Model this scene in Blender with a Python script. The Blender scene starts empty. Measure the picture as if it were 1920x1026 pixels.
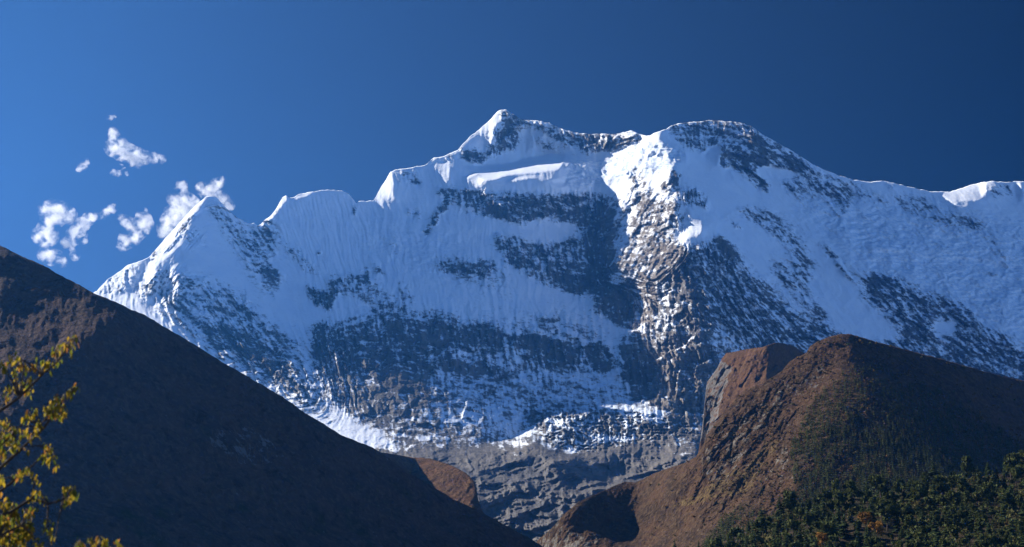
import bpy, math, random
import numpy as np
from mathutils import Vector, Matrix

S = bpy.context.scene
COL = S.collection
R = math.radians

# ------------------------------------------------------------------ camera
PITCH = 14.0
F = 1920 * 50 / 36.0
ZC = 1.6
cam = bpy.data.cameras.new('camera')
camo = bpy.data.objects.new('camera', cam)
COL.objects.link(camo)
cam.lens = 50
cam.sensor_width = 36
cam.clip_start = 0.1
cam.clip_end = 60000
camo.location = (0, 0, ZC)
camo.rotation_euler = (R(90 + PITCH), 0, 0)
cam.dof.use_dof = True
cam.dof.focus_distance = 6000
cam.dof.aperture_fstop = 4.0
S.camera = camo

# ------------------------------------------------------------------ sky and sun
SUN_AZ = 66.0      # degrees to the left of the view direction
SUN_EL = 28.9
w = bpy.data.worlds.new("World")
S.world = w
w.use_nodes = True
wn, wl = w.node_tree.nodes, w.node_tree.links
bg = wn['Background']
bg.inputs[1].default_value = 0.10
sky = wn.new('ShaderNodeTexSky')
sky.sky_type = 'NISHITA'
sky.sun_disc = False
sky.sun_elevation = R(SUN_EL)
sky.sun_rotation = R(-SUN_AZ)
sky.altitude = 3400
sky.air_density = 1.0
sky.dust_density = 0.3
sky.ozone_density = 2.0
SUN_DIR = Vector((-math.sin(R(SUN_AZ)) * math.cos(R(SUN_EL)), math.cos(R(SUN_AZ)) * math.cos(R(SUN_EL)), math.sin(R(SUN_EL))))
# deep blue sky, brightness shaped: dimmed sunward, raised behind the camera as added fill
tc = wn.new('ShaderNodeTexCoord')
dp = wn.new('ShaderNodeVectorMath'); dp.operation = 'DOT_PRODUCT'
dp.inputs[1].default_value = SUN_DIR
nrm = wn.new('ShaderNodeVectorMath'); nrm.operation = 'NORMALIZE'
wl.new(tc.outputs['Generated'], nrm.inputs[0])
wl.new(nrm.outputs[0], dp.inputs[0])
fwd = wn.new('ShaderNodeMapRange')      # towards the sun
bck = wn.new('ShaderNodeMapRange')      # away from it, raised to fill the shaded faces
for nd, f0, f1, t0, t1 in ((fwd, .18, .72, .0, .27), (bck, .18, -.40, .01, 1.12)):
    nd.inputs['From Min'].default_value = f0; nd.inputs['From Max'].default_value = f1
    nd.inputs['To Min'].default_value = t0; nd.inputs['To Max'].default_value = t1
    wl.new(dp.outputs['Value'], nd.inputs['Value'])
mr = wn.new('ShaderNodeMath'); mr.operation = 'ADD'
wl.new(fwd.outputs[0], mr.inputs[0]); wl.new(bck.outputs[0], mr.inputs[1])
tint = wn.new('ShaderNodeMix'); tint.data_type = 'RGBA'; tint.blend_type = 'MULTIPLY'
tint.inputs[0].default_value = 1.0
tint.inputs[7].default_value = (0.52, 0.74, 1.08, 1)
wl.new(sky.outputs[0], tint.inputs[6])
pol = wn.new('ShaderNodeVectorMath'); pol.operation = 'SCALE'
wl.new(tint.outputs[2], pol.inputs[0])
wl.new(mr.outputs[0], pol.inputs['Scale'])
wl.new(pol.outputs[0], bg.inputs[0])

sun = bpy.data.lights.new('sun', 'SUN')
sun.energy = 5.0
sun.angle = R(0.5)
sun.color = (1.0, 0.95, 0.87)
suno = bpy.data.objects.new('sun', sun)
COL.objects.link(suno)
suno.rotation_euler = SUN_DIR.to_track_quat('Z', 'Y').to_euler()

S.view_settings.view_transform = 'Standard'
S.view_settings.look = 'None'
S.view_settings.exposure = 1.1
S.view_settings.gamma = 1.0
S.render.engine = 'CYCLES'
S.cycles.max_bounces = 6
S.cycles.diffuse_bounces = 2
S.cycles.volume_bounces = 3
S.cycles.transparent_max_bounces = 8
S.cycles.use_denoising = True

# ------------------------------------------------------------------ numpy helpers
CP, SP = math.cos(R(PITCH)), math.sin(R(PITCH))


def ray(px, py):
    a = (np.asarray(px, float) - 960) / F
    b = (513 - np.asarray(py, float)) / F
    return a, CP - b * SP, SP + b * CP


def at(px, py, Y):
    """point in the world seen at a pixel of the photograph, Y metres ahead"""
    dx, dy, dz = ray(px, py)
    return dx / dy * Y, Y + 0 * dx, ZC + dz / dy * Y


def lin(pts):
    xs = np.array([p[0] for p in pts], float)
    ys = np.array([p[1] for p in pts], float)
    return lambda x: np.interp(x, xs, ys)


_G = {}


def perlin(x, y, seed=0):
    if seed not in _G:
        r = np.random.RandomState(seed)
        a = r.rand(256) * 2 * np.pi
        _G[seed] = (r.permutation(256), np.cos(a), np.sin(a))
    P, gx, gy = _G[seed]
    xi = np.floor(x).astype(np.int64); yi = np.floor(y).astype(np.int64)
    xf = x - xi; yf = y - yi
    u = xf * xf * xf * (xf * (xf * 6 - 15) + 10)
    v = yf * yf * yf * (yf * (yf * 6 - 15) + 10)

    def g(i, j):
        h = P[(P[(xi + i) & 255] + yi + j) & 255]
        return gx[h] * (xf - i) + gy[h] * (yf - j)
    a = g(0, 0) * (1 - u) + g(1, 0) * u
    b = g(0, 1) * (1 - u) + g(1, 1) * u
    return (a * (1 - v) + b * v) * 1.5


def fbm(x, y, oct=4, seed=0, gain=.5):
    s = 0; a = 1.0; t = 0
    for k in range(oct):
        s = s + a * perlin(x * 2 ** k, y * 2 ** k, seed + k)
        t += a; a *= gain
    return s / t


def ridged(x, y, oct=4, seed=0, gain=.5):
    s = 0; a = 1.0; t = 0
    for k in range(oct):
        s = s + a * (1 - 2 * np.abs(perlin(x * 2 ** k, y * 2 ** k, seed + k)))
        t += a; a *= gain
    return s / t


def facet(x, y, seed):
    """fractured rock: every cell of a jittered lattice is a plane tilted its own way"""
    r = np.random.RandomState(seed); T = r.rand(64, 64, 4)
    xi = np.floor(x).astype(np.int64); yi = np.floor(y).astype(np.int64)
    best = np.full(x.shape, 9.0); out = np.zeros(x.shape)
    for i in (-1, 0, 1):
        for j in (-1, 0, 1):
            t = T[(xi + i) & 63, (yi + j) & 63]
            dx = x - (xi + i + t[..., 0]); dy = y - (yi + j + t[..., 1])
            d = dx * dx + dy * dy; m = d < best
            best = np.where(m, d, best)
            out = np.where(m, (t[..., 2] - .5) * 2 * dx + (t[..., 3] - .5) * 2 * dy + (t[..., 2] + t[..., 3] - 1) * .25, out)
    return out


def inpoly(px, py, poly):
    c = np.zeros(px.shape, bool)
    n = len(poly)
    x0 = min(p[0] for p in poly); x1 = max(p[0] for p in poly)
    y0 = min(p[1] for p in poly); y1 = max(p[1] for p in poly)
    m = (px >= x0) & (px <= x1) & (py >= y0) & (py <= y1)
    X = px[m]; Yy = py[m]; cc = np.zeros(X.shape, bool)
    for i in range(n):
        ax, ay = poly[i]; bx, by = poly[(i + 1) % n]
        if ay == by: continue
        t = ((ay > Yy) != (by > Yy)) & (X < (bx - ax) * (Yy - ay) / (by - ay) + ax)
        cc ^= t
    c[m] = cc
    return c


def blur(a, s):
    """gaussian blur by FFT with reflected borders; s in cells"""
    if s <= 0: return a
    n = int(3 * s) + 1
    n = min(n, min(a.shape) - 1)
    b = np.pad(a, n, mode='reflect')
    fy = np.fft.fftfreq(b.shape[0])[:, None]; fx = np.fft.rfftfreq(b.shape[1])[None, :]
    k = np.exp(-2 * (np.pi * s) ** 2 * (fx ** 2 + fy ** 2))
    r = np.fft.irfft2(np.fft.rfft2(b) * k, s=b.shape)
    return r[n:-n, n:-n]


def tps(pts, px, py):
    P = np.array([(p[0], p[1]) for p in pts], float) / 500.0
    v = np.array([p[2] for p in pts], float)
    n = len(P)

    def U(r2):
        return np.where(r2 > 1e-12, r2 * np.log(np.maximum(r2, 1e-12)), 0)
    d = ((P[:, None] - P[None]) ** 2).sum(-1)
    A = np.zeros((n + 3, n + 3))
    A[:n, :n] = U(d) + np.eye(n) * 0.002
    A[:n, n] = 1; A[:n, n + 1:] = P
    A[n, :n] = 1; A[n + 1:, :n] = P.T
    s = np.linalg.solve(A, np.concatenate([v, [0, 0, 0]]))
    x = px / 500.0; y = py / 500.0
    r = s[n] + s[n + 1] * x + s[n + 2] * y
    for i in range(n):
        r = r + s[i] * U((x - P[i, 0]) ** 2 + (y - P[i, 1]) ** 2)
    return r


class Relief:
    """Distance field over a patch of directions. Starts from surveyed distances, then the wanted facing
    (gx: dY/dx, gz: dY/dz) of named faces is built in by solving for the surface (screened Poisson)."""

    def __init__(self, x0, x1, y0, y1, step, ctrl):
        self.x0, self.y0, self.step = x0, y0, step
        self.xs = np.arange(x0, x1 + step, step, dtype=float)
        self.ys = np.arange(y0, y1 + step, step, dtype=float)
        self.PX, self.PY = np.meshgrid(self.xs, self.ys)
        self.Y0 = tps(ctrl, self.PX, self.PY)
        self.dx = np.gradient(self.Y0, step, axis=1)
        self.dy = np.gradient(self.Y0, step, axis=0)
        self.w = np.zeros_like(self.Y0)

    def face(self, poly, gx, gz, soft=1.5, wt=1.0):
        m = blur(inpoly(self.PX, self.PY, poly).astype(float), soft / self.step) * wt
        self.face_mask(m, gx, gz)

    def face_mask(self, m, gx, gz):
        k = self.Y0 / F
        _, dy, dz = ray(self.PX, self.PY)
        t = dz / dy
        tx = gx * k
        # z = Y t, dY/dz = gz
        ty = -gz * k / np.maximum(0.15, 1 - gz * t)
        self.dx = self.dx * (1 - m) + tx * m
        self.dy = self.dy * (1 - m) + ty * m

    def solve(self, length):
        h = self.step
        ny, nx = self.Y0.shape
        gx = self.dx - np.gradient(self.Y0, h, axis=1)
        gy = self.dy - np.gradient(self.Y0, h, axis=0)
        # divergence with forward/backward differences
        ex = (gx[:, :-1] + gx[:, 1:]) / 2; ey = (gy[:-1] + gy[1:]) / 2
        d = np.zeros_like(self.Y0)
        d[:, :-1] += ex; d[:, 1:] -= ex
        d[:-1] += ey; d[1:] -= ey
        d /= h
        D = np.concatenate([d, d[:, ::-1]], 1); D = np.concatenate([D, D[::-1]], 0)
        fy = np.fft.fftfreq(2 * ny)[:, None]; fx = np.fft.rfftfreq(2 * nx)[None, :]
        L = (2 * np.cos(2 * np.pi * fx) - 2 + 2 * np.cos(2 * np.pi * fy) - 2) / h ** 2 - 1.0 / length ** 2
        r = np.fft.irfft2(np.fft.rfft2(D) / L, s=D.shape)[:ny, :nx]
        self.Y = self.Y0 + r

    def sample(self, A, px, py):
        fx = np.clip((px - self.x0) / self.step, 0, A.shape[1] - 1.001)
        fy = np.clip((py - self.y0) / self.step, 0, A.shape[0] - 1.001)
        i = fx.astype(int); j = fy.astype(int); u = fx - i; v = fy - j
        return (A[j, i] * (1 - u) + A[j, i + 1] * u) * (1 - v) + (A[j + 1, i] * (1 - u) + A[j + 1, i + 1] * u) * v


def mesh_from(name, verts, faces, mat, attrs=None, smooth=True, parent=None, mats=None):
    me = bpy.data.meshes.new(name)
    verts = np.ascontiguousarray(verts, np.float32); faces = np.ascontiguousarray(faces, np.int32)
    nf, k = faces.shape
    me.vertices.add(len(verts)); me.vertices.foreach_set('co', verts.ravel())
    me.loops.add(nf * k); me.loops.foreach_set('vertex_index', faces.ravel())
    me.polygons.add(nf)
    me.polygons.foreach_set('loop_start', np.arange(0, nf * k, k, dtype=np.int32))
    me.update(calc_edges=True)
    me.polygons.foreach_set('use_smooth', np.full(nf, smooth))
    for n, a in (attrs or {}).items():
        at_ = me.attributes.new(n, 'FLOAT', 'POINT')
        at_.data.foreach_set('value', np.ascontiguousarray(a, np.float32).ravel())
    if mat: me.materials.append(mat)
    me.validate()
    o = bpy.data.objects.new(name, me)
    COL.objects.link(o)
    if parent: o.parent = parent
    return o


def grid_faces(nr, nc):
    i = np.arange(nr - 1)[:, None] * nc + np.arange(nc - 1)[None]
    return np.stack([i, i + nc, i + nc + 1, i + 1], -1).reshape(-1, 4)


def add_back(X, Y, Z, slope, n, step):
    """rows running down behind the ridge line, so that the hill is a closed body that casts its shadow"""
    rows = []
    r0 = (X[0], Y[0], Z[0])
    d = step * (np.arange(n, 0, -1) ** 1.3)
    for q in d:
        k = (r0[1] + q) / r0[1]
        rows.append((r0[0] * k, r0[1] + q, np.maximum(r0[2] - q * slope, -30)))
    X = np.concatenate([np.array([r[0] for r in rows]), X]); Y = np.concatenate([np.array([r[1] for r in rows]), Y])
    Z = np.concatenate([np.array([r[2] for r in rows]), Z])
    return X, Y, Z


def padrows(a, n):
    return np.concatenate([np.repeat(a[:1], n, 0), a])


# ------------------------------------------------------------------ material helpers
def new_mat(name):
    m = bpy.data.materials.new(name); m.use_nodes = True
    nt = m.node_tree
    for n in list(nt.nodes): nt.nodes.remove(n)
    out = nt.nodes.new('ShaderNodeOutputMaterial')
    return m, nt, out


class NT:
    def __init__(s, nt): s.nt = nt

    def n(s, t, **k):
        nd = s.nt.nodes.new(t)
        for a, v in k.items(): setattr(nd, a, v)
        return nd

    def l(s, a, b): s.nt.links.new(a, b)

    def attr(s, name):
        return s.n('ShaderNodeAttribute', attribute_name=name).outputs['Fac']

    def noise(s, scale, detail=4, rough=.55, sc=(1, 1, 1), coord=None):
        if coord is None:
            g = s.n('ShaderNodeNewGeometry'); coord = g.outputs['Position']
        mp = s.n('ShaderNodeMapping'); mp.inputs['Scale'].default_value = sc
        s.l(coord, mp.inputs['Vector'])
        nz = s.n('ShaderNodeTexNoise'); nz.inputs['Scale'].default_value = scale
        nz.inputs['Detail'].default_value = detail; nz.inputs['Roughness'].default_value = rough
        s.l(mp.outputs[0], nz.inputs['Vector'])
        return nz.outputs['Fac']

    def math(s, op, a, b=None, c=None):
        m = s.n('ShaderNodeMath', operation=op)
        for i, v in enumerate((a, b, c)):
            if v is None: continue
            if isinstance(v, (int, float)): m.inputs[i].default_value = v
            else: s.l(v, m.inputs[i])
        return m.outputs[0]

    def step(s, v, lo, hi):
        m = s.n('ShaderNodeMapRange', interpolation_type='SMOOTHSTEP')
        s.l(v, m.inputs['Value']); m.inputs['From Min'].default_value = lo; m.inputs['From Max'].default_value = hi
        return m.outputs[0]

    def mix(s, f, a, b):
        m = s.n('ShaderNodeMix', data_type='RGBA')
        for i, v in ((0, f), (6, a), (7, b)):
            if isinstance(v, (int, float)): m.inputs[i].default_value = v
            elif isinstance(v, tuple): m.inputs[i].default_value = (*v, 1)
            else: s.l(v, m.inputs[i])
        return m.outputs[2]

    def bump(s, h, dist, strength=1.0):
        b = s.n('ShaderNodeBump'); b.inputs['Strength'].default_value = strength; b.inputs['Distance'].default_value = dist
        s.l(h, b.inputs['Height'])
        return b.outputs[0]

    def bsdf(s, col, rough=.9, normal=None, spec=.2):
        p = s.n('ShaderNodeBsdfPrincipled')
        if isinstance(col, tuple): p.inputs['Base Color'].default_value = (*col, 1)
        else: s.l(col, p.inputs['Base Color'])
        p.inputs['Roughness'].default_value = rough
        p.inputs['Specular IOR Level'].default_value = spec
        if normal is not None: s.l(normal, p.inputs['Normal'])
        return p


def mountain_material():
    m, nt, out = new_mat('snow_and_rock'); t = NT(nt)
    snow = t.attr('snow'); tone = t.attr('tone'); ice = t.attr('ice')
    fine = t.noise(1 / 26.0, 4, .62, (1, 1, 1.7))
    f2 = t.math('MULTIPLY', t.math('SUBTRACT', fine, .5), 1.9)
    s = t.step(t.math('ADD', snow, f2), -.46, .40)
    big = t.noise(1 / 160.0, 4, .6)
    strata = t.noise(1 / 30.0, 3, .6, (.25, .25, 1.6))
    rk = t.mix(t.step(big, .35, .65), (.078, .075, .076), (.135, .122, .110))
    rk = t.mix(t.math('MULTIPLY', t.step(strata, .5, .7), .5), rk, (.13, .115, .10))
    lt = t.mix(t.step(strata, .4, .65), (.135, .11, .09), (.235, .205, .175))
    rk = t.mix(tone, rk, lt)
    sn = t.mix(t.step(big, .3, .7), (.80, .84, .90), (.88, .90, .93))
    sn = t.mix(t.math('MULTIPLY', ice, t.step(fine, .42, .62)), sn, (.48, .60, .74))
    c = t.mix(s, rk, sn)
    h = t.math('ADD', t.math('MULTIPLY', fine, .7), t.math('MULTIPLY', strata, .5))
    hs = t.mix(s, t.n('ShaderNodeRGB').outputs[0], t.n('ShaderNodeRGB').outputs[0])
    b = t.n('ShaderNodeBump'); b.inputs['Distance'].default_value = 16.0
    t.l(h, b.inputs['Height'])
    t.l(t.math('MULTIPLY_ADD', s, -.72, .95), b.inputs['Strength'])
    p = t.bsdf(c, .85, b.outputs[0], .15)
    t.l(p.outputs[0], out.inputs['Surface'])
    return m


def hill_material(name, c1, c2, c3, rock, sc=1.0):
    """dry alpine grass and scrub; attribute 'rock' bares pale rock, 'green' carries scrub"""
    m, nt, out = new_mat(name); t = NT(nt)
    fine = t.noise(1 / (9.0 * sc), 5, .65); mid = t.noise(1 / (60.0 * sc), 5, .6); big = t.noise(1 / (230.0 * sc), 3, .5)
    c = t.mix(t.step(mid, .38, .62), c1, c2)
    c = t.mix(t.math('MULTIPLY', t.step(fine, .47, .62), .75), c, c3)
    dk = t.noise(1 / (22.0 * sc), 6, .7)
    c = t.mix(t.math('MULTIPLY', t.step(dk, .54, .64), .7), c, tuple(.38 * v for v in c2))
    g = t.step(t.math('ADD', t.attr('green'), t.math('MULTIPLY', t.math('SUBTRACT', mid, .5), 1.6)), .35, .75)
    c = t.mix(g, c, t.mix(fine, (.012, .02, .008), (.04, .05, .018)))
    y = t.step(t.math('ADD', t.attr('straw'), t.math('MULTIPLY', t.math('SUBTRACT', fine, .5), 2.0)), .45, .8)
    c = t.mix(t.math('MULTIPLY', y, .6), c, (.15, .105, .04))
    r = t.step(t.math('ADD', t.attr('rock'), t.math('MULTIPLY', t.math('SUBTRACT', t.noise(1 / (14.0 * sc), 5, .7, (1, 1, .45)), .5), 2.4)), .4, .62)
    c = t.mix(r, c, t.mix(fine, tuple(.55 * v for v in rock), rock))
    h = t.math('ADD', fine, t.math('MULTIPLY', mid, 2.0))
    p = t.bsdf(c, .95, t.bump(h, 9.0 * sc, 1.0), .05)
    t.l(p.outputs[0], out.inputs['Surface'])
    return m


# ------------------------------------------------------------------ the snow mountain and the glacier valley
SIL = lin([(-160, 640), (0, 610), (120, 580), (182, 545), (200, 525), (225, 508), (240, 497), (262, 490), (278, 483), (290, 470), (310, 447),
           (330, 425), (345, 408), (360, 392), (375, 378), (385, 370), (395, 367), (404, 369), (412, 377), (425, 391), (437, 402), (450, 411),
           (462, 418), (468, 420), (476, 418), (484, 424), (490, 419), (497, 411), (507, 406), (515, 395), (522, 384), (530, 369), (536, 366),
           (541, 371), (552, 370), (560, 364), (575, 361), (590, 359), (605, 357), (617, 356), (635, 357), (645, 359), (655, 365), (663, 375),
           (668, 381), (672, 378), (683, 377), (700, 377), (707, 365), (715, 350), (725, 335), (732, 322), (745, 318), (760, 316), (778, 313),
           (797, 310), (808, 300), (815, 295), (825, 295), (840, 289), (857, 282), (868, 270), (880, 257), (895, 246), (910, 233), (922, 222),
           (932, 210), (940, 206), (948, 206), (957, 211), (968, 217), (975, 223), (985, 226), (1000, 226), (1015, 227), (1030, 231), (1050, 240),
           (1065, 245), (1080, 249), (1098, 251), (1115, 252), (1135, 251), (1155, 252), (1170, 247), (1182, 245), (1195, 249), (1207, 254),
           (1218, 254), (1230, 248), (1238, 246), (1247, 243), (1257, 237), (1270, 232), (1285, 230), (1310, 228), (1330, 225), (1350, 227),
           (1380, 228), (1400, 234), (1415, 240), (1430, 252), (1445, 261), (1460, 269), (1480, 280), (1500, 292), (1520, 306), (1537, 315),
           (1545, 318), (1570, 328), (1600, 337), (1630, 341), (1645, 340), (1660, 339), (1690, 347), (1720, 354), (1745, 359), (1780, 360),
           (1800, 354), (1820, 347), (1840, 342), (1862, 340), (1890, 342), (1905, 340), (1920, 341), (1980, 365), (2080, 400)])

MCTRL = [(395, 368, 8200), (200, 540, 7800), (250, 700, 6700), (650, 700, 7400), (450, 600, 7700), (0, 640, 7950), (-160, 700, 7900), (300, 600, 7350), (450, 700, 7050), (520, 760, 6780), (600, 780, 6800), (800, 700, 7650), (1100, 700, 8150), (700, 780, 7090), (800, 780, 7300), (480, 420, 8500),
         (600, 357, 8950), (560, 550, 8150), (700, 377, 9250), (800, 310, 9560), (857, 284, 9720), (760, 500, 8700), (940, 207, 9980),
         (900, 340, 9600), (950, 362, 9480), (1040, 350, 9540), (1000, 500, 9100), (1000, 600, 8450), (1000, 690, 8080), (1118, 380, 9550), (1118, 480, 9250), (1118, 430, 9400), (1150, 480, 8720), (1150, 420, 8790), (1100, 320, 9500),
         (1130, 560, 8800), (1120, 640, 8350), (1240, 250, 8980), (1290, 320, 8800), (1290, 420, 8320), (1270, 480, 8320), (1190, 450, 8660), (1330, 640, 7750),
         (1250, 700, 7700), (1330, 228, 9950), (1450, 261, 9950), (1540, 318, 9750), (1640, 340, 9800), (1750, 359, 10000), (1862, 340, 9900),
         (2080, 400, 9900), (1450, 400, 8950), (1450, 520, 8400), (1500, 640, 7950), (1700, 640, 8150), (1700, 450, 9050), (1900, 600, 8450),
         (1900, 450, 9350), (1900, 720, 7950), (1600, 800, 7400), (1900, 850, 7300), (1330, 780, 7350),
         (700, 830, 6780), (850, 840, 6950), (960, 830, 7220), (1000, 785, 7650), (1100, 780, 7500), (1250, 795, 6800), (1300, 840, 6300), (1000, 870, 5750),
         (1200, 880, 6000), (900, 920, 4550), (1100, 930, 5000), (1000, 980, 3900), (1150, 1020, 3850), (800, 900, 4500), (800, 1060, 2950),
         (1100, 1060, 3350), (-160, 900, 6500), (-160, 1060, 5500), (2080, 900, 6800), (2080, 1060, 6000), (400, 1000, 5200), (1600, 1000, 5600)]

M = Relief(-160, 2080, 190, 1064, 1.6, MCTRL)
PX, PY = M.PX, M.PY
# the great wall: steep, turned slightly away from the sun
wall = blur(inpoly(PX, PY, [(180, 150), (1140, 150), (1140, 560), (1110, 700), (560, 740), (180, 620)]).astype(float), 14)
M.face_mask(wall * .75, .34, .68)
wall2 = blur(inpoly(PX, PY, [(1290, 150), (2100, 150), (2100, 740), (1340, 760), (1330, 640), (1300, 560), (1280, 480), (1300, 380)]).astype(float), 10)
M.face_mask(wall2 * .75, .42, .75)
SH = (.5, .66)
LITS = -1.35
# left peak: sunlit strips along its left ridge, dark right flank
M.face([(368, 384), (385, 371), (378, 388), (366, 402), (356, 426), (344, 448), (342, 458), (318, 478), (300, 492), (283, 505), (276, 500), (290, 472), (325, 432), (346, 408)], -1.5, .8, 1.2)
M.face([(182, 545), (225, 508), (245, 497), (262, 498), (262, 510), (246, 535), (215, 560)], -.9, .7, 1.5)
M.face([(270, 510), (290, 508), (296, 520), (288, 535), (268, 556), (248, 545)], -1.3, .8, 1.5)
M.face([(318, 505), (332, 508), (333, 530), (333, 558), (322, 578), (300, 577), (285, 572), (300, 560), (316, 540)], -1.5, .8, 1.2)
M.face([(385, 378), (366, 404), (356, 428), (342, 460), (300, 498), (282, 508), (318, 504), (420, 560), (480, 560), (430, 470)], .75, .7, 4, .9)
M.face([(398, 368), (410, 378), (470, 425), (500, 480), (560, 600), (500, 560), (440, 470), (400, 400)], 1.0, .62, 4, .9)
# notch, fluted dome and shoulder
M.face([(488, 424), (500, 410), (508, 406), (533, 366), (540, 366), (536, 378), (524, 392), (514, 408), (500, 416)], -1.5, .9, 1)
M.face([(550, 370), (578, 361), (590, 360), (574, 369), (556, 373)], -1.1, 1.5, 1)
M.face([(701, 377), (709, 362), (718, 345), (733, 322), (740, 345), (736, 360), (745, 378), (728, 378)], -1.5, .8, 1)
M.face([(736, 320), (800, 312), (850, 345), (838, 352), (780, 350), (745, 340)], .6, .7, 2)
M.face([(800, 308), (815, 295), (822, 296), (808, 306)], -1.5, 1.2, .8)
M.face([(806, 310), (818, 302), (838, 303), (844, 313), (842, 330), (843, 343), (835, 340), (828, 334), (822, 324)], -1.1, 1.5, 1)
# summit pyramid
M.face([(858, 284), (880, 258), (910, 234), (934, 209), (946, 218), (942, 224), (932, 232), (926, 254), (928, 258), (922, 268), (918, 276), (908, 270), (902, 258), (890, 256), (876, 266), (866, 275)], -1.5, .9, 1)
M.face([(932, 234), (942, 226), (960, 226), (972, 250), (960, 262), (970, 280), (930, 285), (915, 288), (900, 300), (862, 290), (870, 275), (900, 265), (912, 277), (924, 270)], 1.0, .5, 2)
M.face([(958, 236), (968, 228), (977, 232), (966, 242), (962, 244)], -1.5, 1, .8)
M.face([(982, 258), (990, 240), (997, 236), (996, 246), (1010, 246), (1016, 242), (1021, 250), (1014, 262), (1000, 260), (994, 266), (990, 280), (984, 290), (988, 270)], -1.6, .9, .8)
M.face([(1020, 272), (1028, 262), (1036, 270), (1038, 280), (1034, 289), (1024, 285)], -1.5, 1, .8)
M.face([(948, 207), (1000, 226), (1090, 252), (1205, 254), (1195, 270), (1100, 288), (1050, 270), (1022, 245), (985, 232), (960, 222)], .9, .5, 1.5)
M.face([(912, 296), (950, 282), (985, 285), (972, 296), (960, 304), (900, 310), (850, 312), (848, 296), (880, 300)], .9, .9, 2)
# the sunlit snow shelf
M.face([(872, 311), (955, 308), (980, 298), (1010, 294), (1030, 288), (1060, 292), (1052, 312), (1048, 320), (1000, 325), (975, 326), (945, 330), (930, 337), (903, 338), (896, 327), (872, 333), (880, 325), (900, 322)], -.75, 2.0, 1.4)
M.face([(950, 336), (985, 330), (1010, 326), (1048, 320), (1050, 334), (1022, 340), (1062, 345), (1058, 360), (1048, 362), (1040, 348), (1000, 334), (960, 340)], -1.0, 1.6, 1.2)
M.face([(1060, 292), (1140, 285), (1150, 300), (1130, 330), (1095, 352), (1072, 355), (1060, 330)], -.25, 1.0, 3)
M.face([(870, 340), (1060, 352), (1130, 362), (1132, 375), (1060, 372), (860, 362)], .5, .35, 2)
# the big rib and its dome of ice
M.face([(1140, 300), (1165, 282), (1200, 270), (1215, 255), (1240, 247), (1234, 262), (1255, 275), (1288, 278), (1288, 306), (1268, 302), (1262, 320), (1280, 330), (1272, 350), (1262, 400),
        (1262, 440), (1280, 468), (1262, 522), (1255, 512), (1225, 516), (1205, 530), (1150, 515), (1138, 480), (1131, 440), (1130, 400), (1128, 360), (1112, 350), (1128, 322)], -1.35, .85, 2)
M.face([(1240, 247), (1290, 276), (1340, 320), (1440, 400), (1540, 520), (1400, 520), (1330, 420), (1290, 400), (1285, 330), (1268, 306), (1288, 306), (1286, 280), (1238, 264)], .8, .95, 2)
M.face([(1266, 305), (1275, 325), (1278, 350), (1262, 356), (1250, 345), (1258, 322)], .8, .6, 1.5)
M.face([(1290, 388), (1293, 410), (1335, 421), (1316, 424), (1316, 436), (1306, 446), (1290, 445), (1280, 462), (1270, 455), (1275, 420)], -1.6, 1.0, 1)
M.face([(1132, 540), (1185, 520), (1188, 560), (1178, 605), (1160, 600), (1115, 580)], .8, .35, 2)
M.face([(1188, 530), (1210, 520), (1222, 560), (1216, 600), (1208, 640), (1215, 660), (1180, 668), (1162, 648), (1178, 600)], -1.2, .6, 2)
M.face([(1162, 662), (1210, 660), (1215, 690), (1208, 745), (1195, 745), (1165, 700)], .6, .3, 2)
M.face([(1205, 700), (1218, 665), (1240, 640), (1275, 630), (1290, 660), (1345, 668), (1325, 720), (1318, 780), (1262, 778), (1225, 745)], -1.0, .5, 3)
M.face([(1262, 680), (1280, 676), (1278, 700), (1270, 725), (1262, 720)], .7, .4, 1)
# the summit behind on the right
M.face([(1250, 243), (1275, 233), (1330, 226), (1385, 230), (1416, 242), (1412, 268), (1404, 284), (1396, 262), (1350, 258), (1330, 245), (1300, 240), (1280, 246), (1262, 252)], -.75, .75, 1.5)
M.face([(1265, 255), (1285, 245), (1320, 250), (1310, 285), (1290, 275)], .7, .5, 2)
M.face([(1416, 244), (1540, 318), (1600, 345), (1560, 380), (1460, 320), (1405, 300)], .9, .6, 2)
M.face([(1320, 296), (1330, 280), (1350, 274), (1350, 290), (1345, 312)], -1.4, 1.1, 1)
M.face([(1351, 275), (1380, 290), (1440, 330), (1440, 360), (1360, 310), (1346, 312)], .9, .7, 1.5)
M.face([(1380, 292), (1412, 304), (1410, 308), (1395, 302)], -1.2, 1.2, .8)
# far right shoulder
M.face([(1655, 344), (1662, 340), (1680, 350), (1668, 354)], -1.2, 1.3, .8)
M.face([(1760, 362), (1830, 345), (1845, 356), (1840, 376), (1800, 376), (1775, 372)], -.5, 1.6, 1.5)
M.face([(1838, 345), (1850, 342), (1848, 362), (1838, 368)], -1.4, 1.0, 1)
M.face([(1900, 345), (1912, 343), (1920, 370), (1910, 380)], -1.4, .9, 1)
M.face([(1860, 350), (1895, 345), (1905, 380), (1850, 380)], .8, .6, 2)
M.face([(540, 720), (640, 768), (745, 832), (720, 856), (640, 850), (540, 790)], 1.5, .8, 4)
M.face([(430, 680), (470, 660), (560, 690), (620, 790), (700, 850), (600, 830)], .9, .8, 6)
M.face([(560, 700), (690, 700), (800, 715), (980, 700), (1150, 705), (1190, 755), (1000, 765), (985, 815), (860, 850), (720, 850), (620, 800)], 1.0, 1.0, 5)
M.face([(600, 850), (720, 850), (1000, 842), (1060, 870), (1190, 955), (1060, 1060), (600, 1060)], .75, 1.5, 6, .85)
M.face([(870, 842), (960, 850), (1000, 838), (1025, 858), (950, 880), (850, 870)], .9, 1.2, 3)
M.face([(960, 868), (1085, 862), (1092, 890), (1040, 908), (960, 892)], .9, 1.0, 3)
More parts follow.
